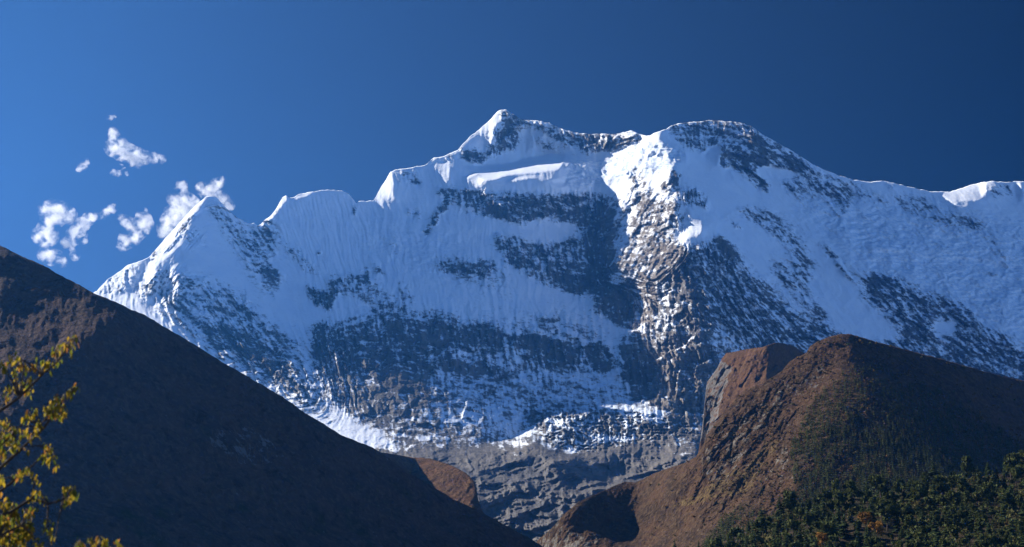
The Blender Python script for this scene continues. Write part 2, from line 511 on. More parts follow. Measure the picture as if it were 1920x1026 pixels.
M.face([(850, 895), (960, 905), (1000, 928), (1080, 945), (1190, 955), (1060, 1060), (900, 1060), (870, 960)], 1.1, 1.1, 5)
M.face([(1090, 868), (1150, 850), (1250, 828), (1235, 870), (1180, 895), (1110, 895)], -.3, 1.6, 4)
M.face([(985, 768), (1180, 768), (1300, 785), (1290, 800), (1100, 845), (1040, 845), (1000, 800)], -.6, 1.6, 4)
M.solve(260.0)

NR_M = 560
colx = M.xs
tt = np.linspace(0, 1, NR_M)[:, None]
silv = SIL(colx) + .8 * fbm(colx / 9.0, 0 * colx + 3.3, 3, 900) * 2.2
bot = 1062.0
QX = np.repeat(colx[None], NR_M, 0)
QY = silv[None] + (bot - silv[None]) * tt
Yd = M.sample(M.Y, QX, QY)


def wmask(poly, soft):
    """soft mask on the mountain's own grid"""
    return M.sample(blur(inpoly(PX, PY, poly).astype(float), soft / M.step), QX, QY)


WX = QX + 9 * fbm(QX / 26, QY / 20, 4, 801, .6); WY = QY + 7 * fbm(QX / 26 + 9, QY / 20, 4, 802, .6)


def rmask(poly, soft):
    """the same with a ragged outline"""
    return M.sample(blur(inpoly(PX, PY, poly).astype(float), soft * 1.7 / M.step), WX, WY)


# --- where rock shows through the snow: (outline, softness, amount, pale)
ROCK = [
    ([(815, 357), (845, 352), (880, 356), (950, 364), (1030, 363), (1120, 362), (1133, 372), (1136, 405), (1082, 418), (1030, 412), (985, 420), (940, 412), (900, 402), (870, 392), (845, 378)], 3, 1.15, 0),
    ([(1085, 405), (1136, 395), (1141, 470), (1146, 535), (1120, 555), (1080, 548), (1040, 535), (1000, 520), (968, 500), (940, 470), (920, 450), (935, 437), (980, 452), (1050, 455), (1084, 440)], 4, 1.0, 0),
    ([(1100, 400), (1136, 395), (1144, 480), (1146, 530), (1110, 530), (1105, 460)], 6, .8, 0),
    ([(835, 372), (846, 378), (820, 410), (802, 440), (792, 445), (800, 425), (815, 395)], 2, 1.1, 0),
    ([(775, 390), (790, 405), (780, 412), (762, 396)], 3, .7, 0),
    ([(812, 490), (830, 484), (900, 487), (930, 492), (925, 505), (900, 512), (850, 516), (822, 508)], 4, 1.0, 0),
    ([(930, 485), (968, 482), (975, 498), (945, 495)], 4, .9, 0),
    ([(845, 500), (950, 505), (955, 540), (900, 545), (860, 530)], 8, .45, 0),
    ([(1027, 510), (1110, 520), (1140, 530), (1130, 556), (1080, 552), (1040, 535)], 4, .8, 0),
    # left lower cliffs
    ([(640, 515), (690, 515), (700, 525), (735, 560), (780, 590), (820, 625), (800, 650), (812, 700), (806, 740), (790, 770), (740, 795), (700, 800), (668, 790), (640, 760), (610, 740), (590, 690), (585, 640), (590, 610), (620, 606), (660, 600), (700, 590), (702, 570), (660, 555), (630, 548), (612, 530), (620, 515)], 4, .72, 0),
    ([(585, 612), (612, 606), (610, 640), (600, 680), (590, 660)], 3, .9, 0),
    ([(640, 600), (720, 590), (790, 600), (800, 690), (770, 740), (700, 780), (650, 740), (640, 660)], 8, .3, 0),
    ([(573, 537), (590, 535), (600, 548), (615, 550), (620, 525), (632, 530), (622, 582), (612, 580), (612, 570), (592, 572), (580, 556)], 2, 1.2, 0),
    ([(690, 500), (702, 515), (692, 530), (672, 520)], 3, 1.0, 0),
    ([(695, 490), (712, 502), (722, 512), (708, 512)], 2, .9, 0),
    ([(735, 520), (765, 540), (780, 570), (755, 560)], 4, .7, 0),
    ([(800, 585), (840, 590), (880, 605), (930, 615), (942, 640), (920, 657), (890, 645), (840, 660), (800, 655), (790, 620)], 5, .85, 0),
    ([(887, 620), (935, 617), (942, 640), (922, 658), (895, 645)], 3, 1.0, 0),
    ([(953, 634), (1000, 628), (1045, 634), (1067, 648), (1062, 656), (1000, 656), (958, 648)], 3, 1.3, 0),
    ([(985, 656), (1066, 655), (1090, 675), (1070, 695), (1020, 690), (990, 672)], 5, .85, 0),
    ([(812, 668), (850, 675), (880, 690), (910, 704), (870, 704), (835, 690)], 3, 1.1, 0),
    ([(880, 690), (930, 690), (970, 702), (950, 710), (905, 705)], 4, .8, 0),
    ([(1000, 592), (1040, 594), (1060, 602), (1010, 604)], 3, .8, 0),
    ([(1097, 650), (1120, 642), (1140, 650), (1152, 670), (1140, 698), (1118, 696), (1100, 675)], 3, 1.2, 0),
    ([(1110, 580), (1130, 548), (1150, 530), (1185, 528), (1190, 560), (1182, 605), (1165, 608), (1140, 596)], 3, 1.4, 0),
    ([(800, 620), (1100, 600), (1150, 700), (820, 710)], 12, .42, 0),
    ([(300, 590), (560, 640), (800, 600), (1130, 600), (1180, 700), (900, 720), (760, 800), (600, 790), (420, 700)], 25, .34, 0),
    ([(720, 720), (980, 705), (1180, 715), (1190, 760), (1000, 772), (960, 830), (720, 840)], 12, .30, 0),
    # left peak
    ([(398, 368), (408, 372), (470, 425), (500, 470), (520, 520), (520, 545), (495, 555), (470, 520), (440, 470), (410, 420), (392, 392)], 6, .62, 0),
    ([(470, 425), (490, 418), (512, 410), (522, 440), (524, 470), (505, 480), (484, 460)], 5, .75, 0),
    ([(500, 500), (522, 505), (527, 530), (515, 532), (500, 528)], 3, 1.0, 0),
    ([(525, 455), (560, 470), (595, 508), (598, 518), (580, 512), (540, 480)], 3, .6, 0),
    ([(362, 420), (372, 432), (400, 480), (408, 488), (396, 478), (372, 450), (352, 470), (346, 455)], 4, .5, 0),
    ([(300, 500), (335, 512), (380, 520), (440, 545), (480, 580), (540, 650), (600, 740), (615, 775), (560, 740), (480, 690), (400, 650), (320, 600), (290, 570)], 7, .66, 0),
    ([(380, 615), (430, 618), (440, 632), (400, 636)], 4, .7, 0),
    ([(500, 610), (520, 618), (560, 652), (575, 665), (545, 650), (515, 630)], 3, .9, 0),
    ([(360, 640), (480, 640), (600, 760), (640, 800), (560, 760), (440, 690)], 8, .5, 0),
    ([(182, 545), (245, 495), (262, 492), (255, 512), (235, 545), (205, 560)], 4, .52, 0),
    ([(255, 540), (290, 505), (305, 520), (285, 560), (262, 566)], 4, .5, 0),
    ([(338, 425), (366, 394), (378, 384), (362, 412), (345, 436), (318, 468), (300, 480)], 2, .72, 0),
    ([(285, 475), (300, 465), (292, 492), (280, 500)], 2, .7, 0),
    ([(490, 418), (507, 408), (526, 385), (520, 402), (505, 420)], 2, .5, 0),
    # dome and shoulder
    ([(660, 392), (667, 388), (668, 402), (662, 406)], 1.5, 1.0, 0),
    ([(593, 470), (599, 469), (599, 475), (593, 475)], 1, 1.0, 0),
    ([(742, 322), (775, 318), (790, 332), (788, 346), (765, 342), (745, 335)], 4, .6, 0),
    ([(768, 342), (788, 340), (790, 346), (772, 346)], 1.5, 1.0, 0),
    ([(720, 440), (738, 450), (745, 480), (735, 478)], 4, .55, 0),
    # summit
    ([(935, 208), (948, 206), (975, 222), (985, 240), (965, 250), (975, 262), (965, 280), (930, 285), (905, 302), (870, 295), (862, 286), (880, 280), (912, 282), (925, 268), (930, 240), (945, 228)], 3, 1.2, 0),
    ([(860, 280), (880, 285), (905, 296), (904, 304), (880, 300), (862, 290)], 3, .8, 0),
    ([(905, 245), (925, 240), (925, 262), (905, 262)], 4, .45, 0),
    ([(808, 300), (850, 285), (858, 288), (845, 298), (825, 300)], 3, .7, 0),
    ([(950, 207), (1000, 226), (1090, 250), (1205, 253), (1196, 268), (1150, 280), (1090, 288), (1050, 268), (1022, 246), (985, 233)], 3, 1.2, 0),
    ([(1055, 252), (1075, 262), (1098, 286), (1085, 286), (1060, 265)], 2, -.9, 0),
    ([(1005, 260), (1030, 262), (1050, 285), (1020, 285), (1000, 272)], 3, .6, 0),
    # the great rib
    ([(1185, 320), (1200, 315), (1215, 345), (1222, 360), (1210, 400), (1190, 395), (1180, 370)], 4, .8, .45),
    ([(1262, 320), (1275, 325), (1270, 345), (1245, 360), (1240, 345), (1255, 330)], 2, 1.3, 0),
    ([(1132, 372), (1165, 360), (1175, 395), (1165, 440), (1150, 480), (1135, 470), (1130, 420)], 5, .8, .5),
    ([(1185, 390), (1222, 370), (1240, 365), (1265, 380), (1262, 440), (1285, 470), (1262, 525), (1230, 522), (1180, 535), (1150, 510), (1142, 480), (1170, 470), (1180, 430)], 5, .95, .75),
    ([(1225, 470), (1275, 462), (1276, 490), (1262, 525), (1230, 520)], 4, 1.0, .9),
    ([(1130, 380), (1140, 385), (1145, 470), (1155, 515), (1142, 508), (1134, 460)], 3, .8, .8),
    ([(1255, 350), (1272, 340), (1275, 385), (1285, 410), (1270, 440), (1258, 400)], 3, .7, .4),
    ([(1280, 352), (1306, 353), (1330, 385), (1325, 390), (1300, 382), (1280, 380)], 3, 1.0, 0),
    ([(1280, 462), (1325, 455), (1345, 445), (1375, 460), (1400, 500), (1440, 530), (1460, 560), (1540, 610), (1620, 640), (1700, 700), (1340, 700), (1300, 640), (1270, 580), (1262, 530)], 4, 1.0, 0),
    ([(1280, 600), (1340, 610), (1400, 640), (1400, 690), (1300, 650)], 7, -.42, 0),
    ([(1335, 445), (1350, 445), (1385, 470), (1400, 500), (1380, 490)], 3, .8, 0),
    ([(1375, 388), (1420, 386), (1455, 400), (1490, 430), (1520, 480), (1535, 520), (1505, 520), (1480, 470), (1450, 440), (1420, 420)], 5, .75, 0),
    ([(1352, 404), (1372, 412), (1392, 430), (1375, 425)], 2, .9, 0),
    ([(1525, 445), (1560, 470), (1610, 520), (1640, 530), (1600, 530), (1560, 490)], 3, .9, 0),
    ([(1440, 480), (1500, 500), (1530, 560), (1560, 600), (1540, 610), (1500, 570), (1460, 540)], 4, .6, 0),
    ([(1205, 515), (1285, 500), (1320, 560), (1330, 660), (1210, 650), (1215, 600)], 5, .9, .15),
    # right lower cliffs
    ([(1610, 540), (1640, 520), (1690, 525), (1740, 550), (1790, 560), (1830, 600), (1900, 640), (1960, 690), (1960, 760), (1600, 760), (1640, 640), (1700, 640), (1660, 590), (1620, 560)], 5, 1.0, 0),
    ([(1600, 500), (1660, 520), (1700, 530), (1640, 535)], 4, .7, 0),
    ([(1745, 600), (1797, 603), (1790, 622), (1760, 628)], 3, -1.1, 0),
    ([(1700, 570), (1740, 580), (1700, 600)], 5, -.6, 0),
    ([(1800, 560), (1815, 570), (1840, 620), (1828, 610)], 3, .7, 0),
    # right summit and its ridge
    ([(1244, 240), (1275, 226), (1330, 219), (1380, 222), (1400, 228), (1425, 246), (1440, 300), (1420, 320), (1380, 300), (1345, 275), (1325, 285), (1300, 280), (1270, 262)], 3, .92, 0),
    ([(1405, 243), (1445, 262), (1500, 293), (1520, 320), (1480, 312), (1440, 315), (1410, 300)], 3, 1.05, 0),
    ([(1350, 276), (1375, 288), (1420, 318), (1440, 345), (1440, 362), (1415, 345), (1380, 318), (1346, 310)], 2.5, 1.1, 0),
    ([(1470, 285), (1540, 320), (1580, 350), (1600, 375), (1592, 392), (1555, 385), (1510, 350), (1480, 320)], 4, .82, 0),
    ([(1460, 335), (1490, 335), (1520, 360), (1530, 380), (1500, 375), (1470, 355)], 4, .7, 0),
    ([(1560, 330), (1600, 345), (1680, 378), (1660, 383), (1610, 372), (1575, 355)], 4, .66, 0),
    ([(1676, 365), (1720, 368), (1780, 388), (1830, 415), (1840, 432), (1790, 430), (1740, 415), (1690, 395)], 5, .66, 0),
    ([(1805, 397), (1835, 410), (1870, 450), (1895, 500), (1880, 490), (1845, 440)], 4, .62, 0),
    ([(1535, 400), (1560, 395), (1590, 390), (1585, 402), (1560, 405)], 3, .6, 0),
    ([(1735, 450), (1760, 460), (1770, 480), (1745, 465)], 3, .6, 0),
    ([(1840, 508), (1870, 512), (1875, 518), (1850, 516)], 2, .7, 0),
    ([(1850, 345), (1895, 345), (1905, 365), (1860, 370)], 4, .6, 0),
    ([(1318, 298), (1328, 279), (1350, 273), (1350, 292), (1345, 312)], 1.2, -1.8, 0),
    ([(1420, 316), (1450, 314), (1484, 322), (1484, 330), (1430, 330)], 2, -1.4, 0),
    # cliffs at the foot of the rib
    ([(1188, 530), (1210, 520), (1235, 560), (1225, 600), (1215, 640), (1222, 680), (1180, 676), (1160, 650), (1176, 600)], 4, .85, 1.0),
    ([(1160, 655), (1212, 650), (1220, 700), (1235, 760), (1190, 750), (1165, 700)], 5, 1.4, .1),
    ([(1208, 690), (1222, 660), (1270, 625), (1295, 650), (1350, 665), (1330, 720), (1325, 785), (1262, 785), (1222, 750)], 4, 1.5, 1.0),
    ([(1280, 660), (1350, 664), (1345, 700), (1290, 690)], 4, .3, -.5),
    # valley: icefall, moraine, scree
    ([(700, 720), (1000, 715), (1190, 730), (1200, 760), (1000, 775), (800, 790), (690, 800)], 10, .34, 0),
    ([(720, 805), (800, 790), (900, 800), (980, 810), (960, 832), (860, 850), (760, 842)], 6, .7, 0),
    ([(600, 850), (780, 838), (900, 838), (1010, 836), (1060, 850), (1100, 850), (1150, 835), (1210, 826), (1260, 815), (1400, 800), (1400, 1100), (600, 1100)], 4, 1.6, .16),
    ([(985, 765), (1180, 768), (1320, 775), (1320, 830), (1200, 826), (1100, 850), (980, 845)], 5, .88, .1),
    ([(1130, 790), (1200, 800), (1325, 785), (1325, 840), (1215, 826), (1130, 815)], 5, .5, 0),
    ([(1130, 818), (1215, 816), (1190, 824), (1140, 828)], 2, -.8, 0),
    ([(1050, 845), (1075, 838), (1085, 846), (1060, 856)], 2, -2.2, 0),
    ([(976, 812), (998, 800), (1006, 803), (985, 815)], 2, -1.0, 0),
    ([(1035, 785), (1060, 775), (1060, 790), (1040, 800)], 3, -.8, 0),
    ([(850, 880), (1000, 880), (1060, 900), (1050, 1062), (850, 1062)], 12, .3, -.3),
]
rk = np.zeros_like(QX); pale = np.zeros_like(QX)
for poly, soft, amt, pl in ROCK:
    m = rmask(poly, soft)
    rk = rk + m * amt
    pale = pale + m * pl
rk = np.clip(rk, -.3, 1.5); pale = np.clip(pale, 0, 1)

# --- fine relief. u runs across the fall line of each face
def across(deg):  # streaks lean by deg from the vertical (positive: down to the right)
    return QX * math.cos(R(deg)) - QY * math.sin(R(deg)), QX * math.sin(R(deg)) + QY * math.cos(R(deg))


def streak(deg, wu, wv, seed, oct=4):
    u, v = across(deg)
    wob = fbm(QX / 60, QY / 60, 2, seed + 50) * 10
    return ridged((u + wob) / wu, v / wv, oct, seed)


wl_ = wmask([(380, 360), (560, 380), (640, 800), (420, 760), (300, 560)], 25)
wr_ = wmask([(1330, 250), (2000, 250), (2000, 800), (1500, 800), (1330, 480)], 40)
wb_ = wmask([(1150, 270), (1285, 255), (1290, 480), (1230, 540), (1130, 520), (1120, 340)], 10)
wc_ = np.clip(1 - wl_ - wr_ - wb_, 0, 1)
st = wl_ * streak(38, 16, 70, 11) + wr_ * streak(42, 20, 90, 12) + wb_ * .5 * streak(-27, 15, 75, 13) + wc_ * streak(6, 16, 80, 14)
ledge = fbm(QX / 70 + 5, (QY + .22 * (QX - 900) * np.where(QX > 1200, .6, .3) + 6 * fbm(QX / 40, QY / 40, 2, 77)) / 7.0, 3, 21)
crag = ridged(QX / 22, QY / 26, 5, 31, .55)
low_w = wmask([(590, 690), (1150, 690), (1195, 760), (1000, 768), (975, 850), (560, 850)], 10)
lump = fbm(QX / 30, QY / 22, 5, 41, .55)
rock_w = np.clip(rk, 0, 1)
ice_w = np.clip(wmask([(1480, 360), (1980, 420), (1980, 640), (1840, 610), (1760, 560), (1600, 500), (1500, 400)], 18)
                + wmask([(690, 700), (1150, 700), (1210, 770), (980, 800), (760, 800)], 12)
                + wmask([(1140, 300), (1210, 265), (1285, 280), (1270, 320), (1180, 330), (1100, 355), (1060, 350), (1060, 300)], 5)
                + wmask([(640, 420), (830, 430), (900, 480), (830, 540), (700, 480)], 20) * .5
                + wmask([(980, 762), (1320, 772), (1320, 835), (1000, 850)], 5), 0, 1)
valley_w = 1 / (1 + np.exp(-(QY - 812) / 9))
smooth_w = np.clip(wmask([(400, 400), (440, 470), (480, 540), (590, 660), (480, 560), (330, 510), (360, 430)], 8)
                   + wmask([(480, 510), (570, 515), (625, 580), (600, 640), (590, 700), (520, 620)], 8)
                   + wmask([(872, 311), (955, 308), (1060, 292), (1048, 320), (930, 337), (872, 333)], 3)
                   + wmask([(1290, 276), (1340, 320), (1420, 380), (1360, 400), (1300, 350), (1290, 310)], 4), 0, 1)
amp = (6.5 + 24 * rock_w) * (1 - .75 * smooth_w) * (1 - .6 * valley_w)
flute = wmask([(490, 420), (530, 370), (660, 365), (700, 380), (800, 500), (700, 560), (560, 520)], 15)
topfade = np.clip((QY - silv[None]) / 6.0, 0, 1) * .85 + .15
bumps = amp * st * 1.25 * (1 - .78 * low_w)
bumps = bumps + (14 * rock_w + 3) * crag * (1 - .5 * valley_w) * (1 - .7 * smooth_w) * (1 - .7 * low_w)
bumps = bumps + ledge * 9 * rock_w * (1 - .6 * valley_w)
bumps = bumps + flute * 9 * ridged((QX - .25 * QY + 6 * fbm(QX / 50, QY / 50, 2, 61)) / 8.5, QY / 120, 3, 62)
bumps = bumps + ice_w * (1 - .6 * low_w) * (60 * fbm(QX / 64, QY / 40, 5, 41, .55) + 22 * ridged(QX / 30 + fbm(QX / 40, QY / 30, 2, 66), QY / 13, 4, 63))
fx_, fy_ = QX + 7 * fbm(QX / 30, QY / 30, 3, 68), QY + 7 * fbm(QX / 30 + 5, QY / 30, 3, 69)
lean = wl_ * .55 + wr_ * .7 - wb_ * .6
fu = fx_ - lean * fy_
bumps = bumps + rock_w * (1 - .6 * valley_w) * (1 - .5 * low_w) * (1 - .35 * wb_) * (58 * facet(fu / 30, fy_ / 44, 501) + 24 * facet(fu / 12, fy_ / 17, 502) + 11 * facet(fu / 5.5, fy_ / 8, 503))
bumps = bumps + wb_ * (9 * ridged((QX + .5 * QY) / 34, (QY - .5 * QX) / 160, 4, 64))
bumps = bumps + 14 * (1 - smooth_w) * (1 - valley_w) * fbm(QX / 46, QY / 46, 4, 67)
# moraine: low banks of rubble lying across the valley floor
mor = ridged(QX / 150 + 2 + .3 * fbm(QX / 60, QY / 30, 2, 73), (QY + .18 * (QX - 1000)) / 40 + .7 * fbm(QX / 110, QY / 60, 3, 71), 5, 72, .55)
bumps = bumps + valley_w * 150 * mor * np.clip((QY - 835) / 40, 0, 1)
bumps = bumps + valley_w * 14 * crag
ser = wmask([(985, 768), (1180, 768), (1300, 785), (1300, 815), (1100, 850), (1040, 845), (1000, 800)], 6)
bumps = bumps + ser * 60 * ridged(QX / 11, QY / 6, 4, 81)
Y2 = Yd - topfade * bumps
steep = np.gradient(blur(bumps, .8), axis=0) / np.gradient(QY, axis=0)   # >0: ground juts out below, a ledge that holds snow
hold = np.clip(steep / 9.0, -1, 1)

Xw, Yw, Zw = at(QX, QY, Y2)
# --- snow attribute: bedded snow on ledges and in gullies, rock on the ribs
n1 = fbm((QX - .55 * QY * wl_ + .5 * QX * 0) / 16, QY / 9, 4, 91)
n2 = fbm(QX / 6.5, QY / 5.5, 5, 95, .7)


def couloir(deg, seed):
    u, v = across(deg)
    return fbm((u + 5 * fbm(QX / 24, QY / 24, 2, seed + 7)) / 5.5, v / 46, 4, seed, .6)


gul = wl_ * couloir(38, 111) + wr_ * couloir(44, 112) + wb_ * couloir(-27, 113) + wc_ * couloir(8, 114)
tilt = .30 * wl_ + .42 * wr_ + .12 * wc_ - .1 * wb_
bed = fbm(QX / 60 + 5, (QY - tilt * QX + 9 * fbm(QX / 50, QY / 40, 3, 78)) / 10.0, 5, 22, .62)
mixw = np.clip(.5 + 1.6 * fbm(QX / 90, QY / 70, 2, 98), 0, 1)
near = np.clip(rk * 1.6, 0, 1)
snowv = .60 - rk * .86 + near * (bed * 1.25 * (.35 + .65 * mixw) + gul * 1.25 * (1 - .6 * mixw) + hold * .45 + n1 * .8 + n2 * .85)
snowv = np.where(rk < .03, np.maximum(snowv, .45), snowv)
snowv = snowv - valley_w * np.clip((QY - 838 + 30 * fbm(QX / 55, QY / 30, 4, 120)) / 22, 0, 1) * 1.3
icev = ice_w * (1 - np.clip((QY - 850) / 20, 0, 1)) * .8

NB = 12
Xb, Yb, Zb = add_back(Xw, Yw, Zw, 1.35, NB, 70.0)
V = np.stack([Xb, Yb, Zb], -1).reshape(-1, 3)
FA = grid_faces(NR_M + NB, len(colx))
attrs = {'snow': padrows(snowv, NB).ravel(), 'tone': padrows(pale, NB).ravel(), 'ice': padrows(icev, NB).ravel()}
MAT_M = mountain_material()
bound = lin([(-160, 860), (600, 800), (700, 822), (830, 712), (960, 708), (1100, 700), (1160, 700), (1225, 752), (1262, 780), (1325, 786), (1340, 830), (2080, 900)])
rowpy = padrows(QY, NB)
fc = rowpy.reshape(-1)[FA[:, 0]]
fcx = padrows(QX, NB).reshape(-1)[FA[:, 0]]
isval = fc > bound(fcx)


def submesh(name, sel):
    f = FA[sel]; u, inv = np.unique(f, return_inverse=True)
    return mesh_from(name, V[u], inv.reshape(f.shape), MAT_M, {k: a[u] for k, a in attrs.items()})


mo = submesh('snow_mountain', ~isval); mo['kind'] = 'structure'
mo['label'] = 'snow covered mountain massif with shaded rock walls and sunlit summit ridges'
va = submesh('glacier_valley', isval); va['kind'] = 'structure'
va['label'] = 'glacier tongue and grey moraine lying in the valley below the snow mountain'


# ------------------------------------------------------------------ nearer hills
class Hill:
    def __init__(self, name, x0, x1, step, sil, bottom, nrows, ctrl, faces, length, mat, label, detail, attr, back=.8, backstep=25., default=None, silrough=1.0, ytop=400):
        self.r = Relief(x0, x1, ytop, bottom, max(step, 2.0), ctrl)
        if default: self.r.face_mask(np.full_like(self.r.Y0, default[2]), default[0], default[1])
        for f in faces: self.r.face(*f)
        self.r.solve(length)
        xs = np.arange(x0, x1 + step, step, dtype=float)
        s = lin(sil)(xs) + silrough * fbm(xs / 14.0, 0 * xs + 1.7, 4, 300)
        self.sil = lin(list(zip(xs, s)))
        t = np.linspace(0, 1, nrows)[:, None]
        qx = np.repeat(xs[None], nrows, 0); qy = s[None] + (bottom - s[None]) * t
        self.bottom = bottom
        y = self.r.sample(self.r.Y, qx, qy)
        fade = np.clip((qy - s[None]) / 14.0, 0, 1)
        self.detail = detail
        y = y - fade * detail(qx, qy)
        X, Y, Z = at(qx, qy, y)
        self.at_attr = attr
        A = attr(qx, qy)
        X, Y, Z = add_back(X, Y, Z, back, 10, backstep)
        V = np.stack([X, Y, Z], -1).reshape(-1, 3)
        self.o = mesh_from(name, V, grid_faces(nrows + 10, len(xs)), mat, {k: padrows(a, 10).ravel() for k, a in A.items()})
        self.o['kind'] = 'structure'; self.o['label'] = label

    def point(self, px, py):
        s = self.sil(px)
        y = self.r.sample(self.r.Y, px, py) - np.clip((py - s) / 14.0, 0, 1) * self.detail(px, py)
        return at(px, py, y)


def pm(px, py, poly, soft=10):
    """soft polygon mask for scattered or gridded points (distance-free: jittered edge)"""
    j = soft * fbm(px / (soft * 3 + 1), py / (soft * 3 + 1), 3, 555); k = soft * fbm(px / (soft * 3 + 1) + 40, py / (soft * 3 + 1), 3, 556)
    return inpoly(px + j, py + k, poly).astype(float)


# dark mountainside on the left, in its own shade
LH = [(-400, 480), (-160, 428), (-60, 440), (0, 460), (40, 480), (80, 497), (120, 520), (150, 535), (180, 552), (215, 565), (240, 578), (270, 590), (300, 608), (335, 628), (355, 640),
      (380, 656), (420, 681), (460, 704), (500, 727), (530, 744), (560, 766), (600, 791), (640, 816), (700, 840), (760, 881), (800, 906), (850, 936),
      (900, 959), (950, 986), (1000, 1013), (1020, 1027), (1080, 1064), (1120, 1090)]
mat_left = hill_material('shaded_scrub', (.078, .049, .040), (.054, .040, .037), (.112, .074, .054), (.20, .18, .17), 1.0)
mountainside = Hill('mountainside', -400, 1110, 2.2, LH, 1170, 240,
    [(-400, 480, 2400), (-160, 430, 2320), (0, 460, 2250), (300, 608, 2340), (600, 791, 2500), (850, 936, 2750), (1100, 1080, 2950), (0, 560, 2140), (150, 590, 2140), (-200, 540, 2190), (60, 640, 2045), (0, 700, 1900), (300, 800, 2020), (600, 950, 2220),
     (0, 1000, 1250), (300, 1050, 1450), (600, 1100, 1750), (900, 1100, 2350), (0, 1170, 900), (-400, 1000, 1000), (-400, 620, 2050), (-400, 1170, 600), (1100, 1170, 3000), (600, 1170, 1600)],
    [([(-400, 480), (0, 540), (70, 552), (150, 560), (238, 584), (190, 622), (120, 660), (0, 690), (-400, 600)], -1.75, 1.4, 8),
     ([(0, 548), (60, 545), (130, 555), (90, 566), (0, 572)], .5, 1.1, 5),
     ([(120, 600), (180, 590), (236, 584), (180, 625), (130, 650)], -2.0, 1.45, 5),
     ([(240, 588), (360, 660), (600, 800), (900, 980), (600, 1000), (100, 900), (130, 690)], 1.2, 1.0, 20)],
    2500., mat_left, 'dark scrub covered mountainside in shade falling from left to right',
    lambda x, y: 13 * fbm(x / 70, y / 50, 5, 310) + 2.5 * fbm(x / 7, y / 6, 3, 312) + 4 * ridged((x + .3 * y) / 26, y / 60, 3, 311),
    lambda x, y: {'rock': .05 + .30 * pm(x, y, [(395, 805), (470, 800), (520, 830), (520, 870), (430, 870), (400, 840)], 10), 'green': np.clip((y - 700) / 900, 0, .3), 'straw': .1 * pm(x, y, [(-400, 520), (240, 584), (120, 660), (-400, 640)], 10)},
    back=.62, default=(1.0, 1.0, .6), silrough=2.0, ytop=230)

# brown sunlit spur behind it
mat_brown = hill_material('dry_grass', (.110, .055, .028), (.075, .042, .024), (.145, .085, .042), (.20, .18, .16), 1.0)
SPR = [(560, 800), (640, 845), (700, 846), (740, 852), (775, 858), (793, 858), (815, 862), (850, 874), (875, 888), (890, 904), (893, 914), (896, 935), (905, 960), (960, 1010), (1010, 1050), (1060, 1080)]
spur = Hill('grass_spur', 560, 1060, 1.6, SPR, 1120, 150,
    [(560, 740, 3500), (700, 836, 3760), (793, 858, 3980), (850, 874, 3800), (893, 912, 3650), (888, 945, 3500), (780, 900, 3740), (820, 930, 3500), (700, 1000, 3200), (900, 1060, 3250), (560, 1100, 3000), (1060, 1080, 3500), (1060, 1120, 3400), (560, 900, 3300)],
    [([(560, 780), (700, 838), (782, 860), (776, 880), (760, 900), (560, 900)], .8, .9, 4), ([(782, 860), (850, 874), (880, 890), (893, 912), (880, 960), (820, 1000), (760, 930), (772, 880)], -1.1, 1.0, 3)],
    120., mat_brown, 'brown grassy spur catching the sun above the dark mountainside',
    lambda x, y: 7 * ridged((x + .9 * y) / 13 + .6 * fbm(x / 20, y / 20, 2, 322), (y - x) / 60, 4, 320) + 5 * fbm(x / 10, y / 8, 4, 321, .6),
    lambda x, y: {'rock': 0 * x + .02, 'green': 0 * x, 'straw': 0 * x}, ytop=720)

# rusty ridge behind the right-hand hill
MSP = [(1270, 940), (1306, 870), (1313, 826), (1318, 790), (1325, 718), (1345, 690), (1354, 672), (1362, 662), (1385, 658), (1404, 654), (1430, 651), (1442, 647), (1454, 643), (1470, 644), (1484, 648), (1508, 661), (1540, 690), (1640, 760), (1700, 800)]
ridge = Hill('rust_ridge', 1270, 1700, 1.6, MSP, 960, 170,
    [(1270, 830, 4700), (1318, 800, 4600), (1325, 718, 4800), (1362, 662, 4800), (1404, 654, 4700), (1442, 648, 4550), (1484, 648, 4800), (1540, 690, 5100), (1700, 800, 5300), (1380, 750, 4450), (1340, 850, 4400), (1450, 720, 4300), (1500, 800, 4300), (1300, 950, 4200), (1700, 950, 4500)],
    [([(1445, 645), (1510, 662), (1560, 720), (1440, 730), (1436, 700)], 1.3, .6, 2), ([(1362, 663), (1442, 649), (1436, 690), (1400, 740), (1370, 780), (1345, 820), (1330, 830), (1355, 740)], -.9, .7, 3),
     ([(1404, 700), (1432, 660), (1440, 690), (1420, 715)], .5, .5, 2), ([(1315, 800), (1325, 720), (1358, 668), (1362, 700), (1345, 760), (1330, 825)], -.5, .6, 2)],
    120., mat_brown, 'rust brown ridge with a grey gully between the cliffs and the forested hill',
    lambda x, y: 12 * facet((x + .45 * y) / 14, y / 30, 513) + 7 * ridged((x + .45 * y) / 15, y / 80, 4, 330) + 6 * fbm(x / 8, y / 8, 4, 331, .6),
    lambda x, y: {'rock': .62 * pm(x, y, [(1300, 830), (1318, 722), (1352, 674), (1372, 690), (1350, 760), (1340, 830)], 3), 'green': 0 * x, 'straw': .25 * pm(x, y, [(1362, 660), (1440, 648), (1400, 690)], 4)}, ytop=620)

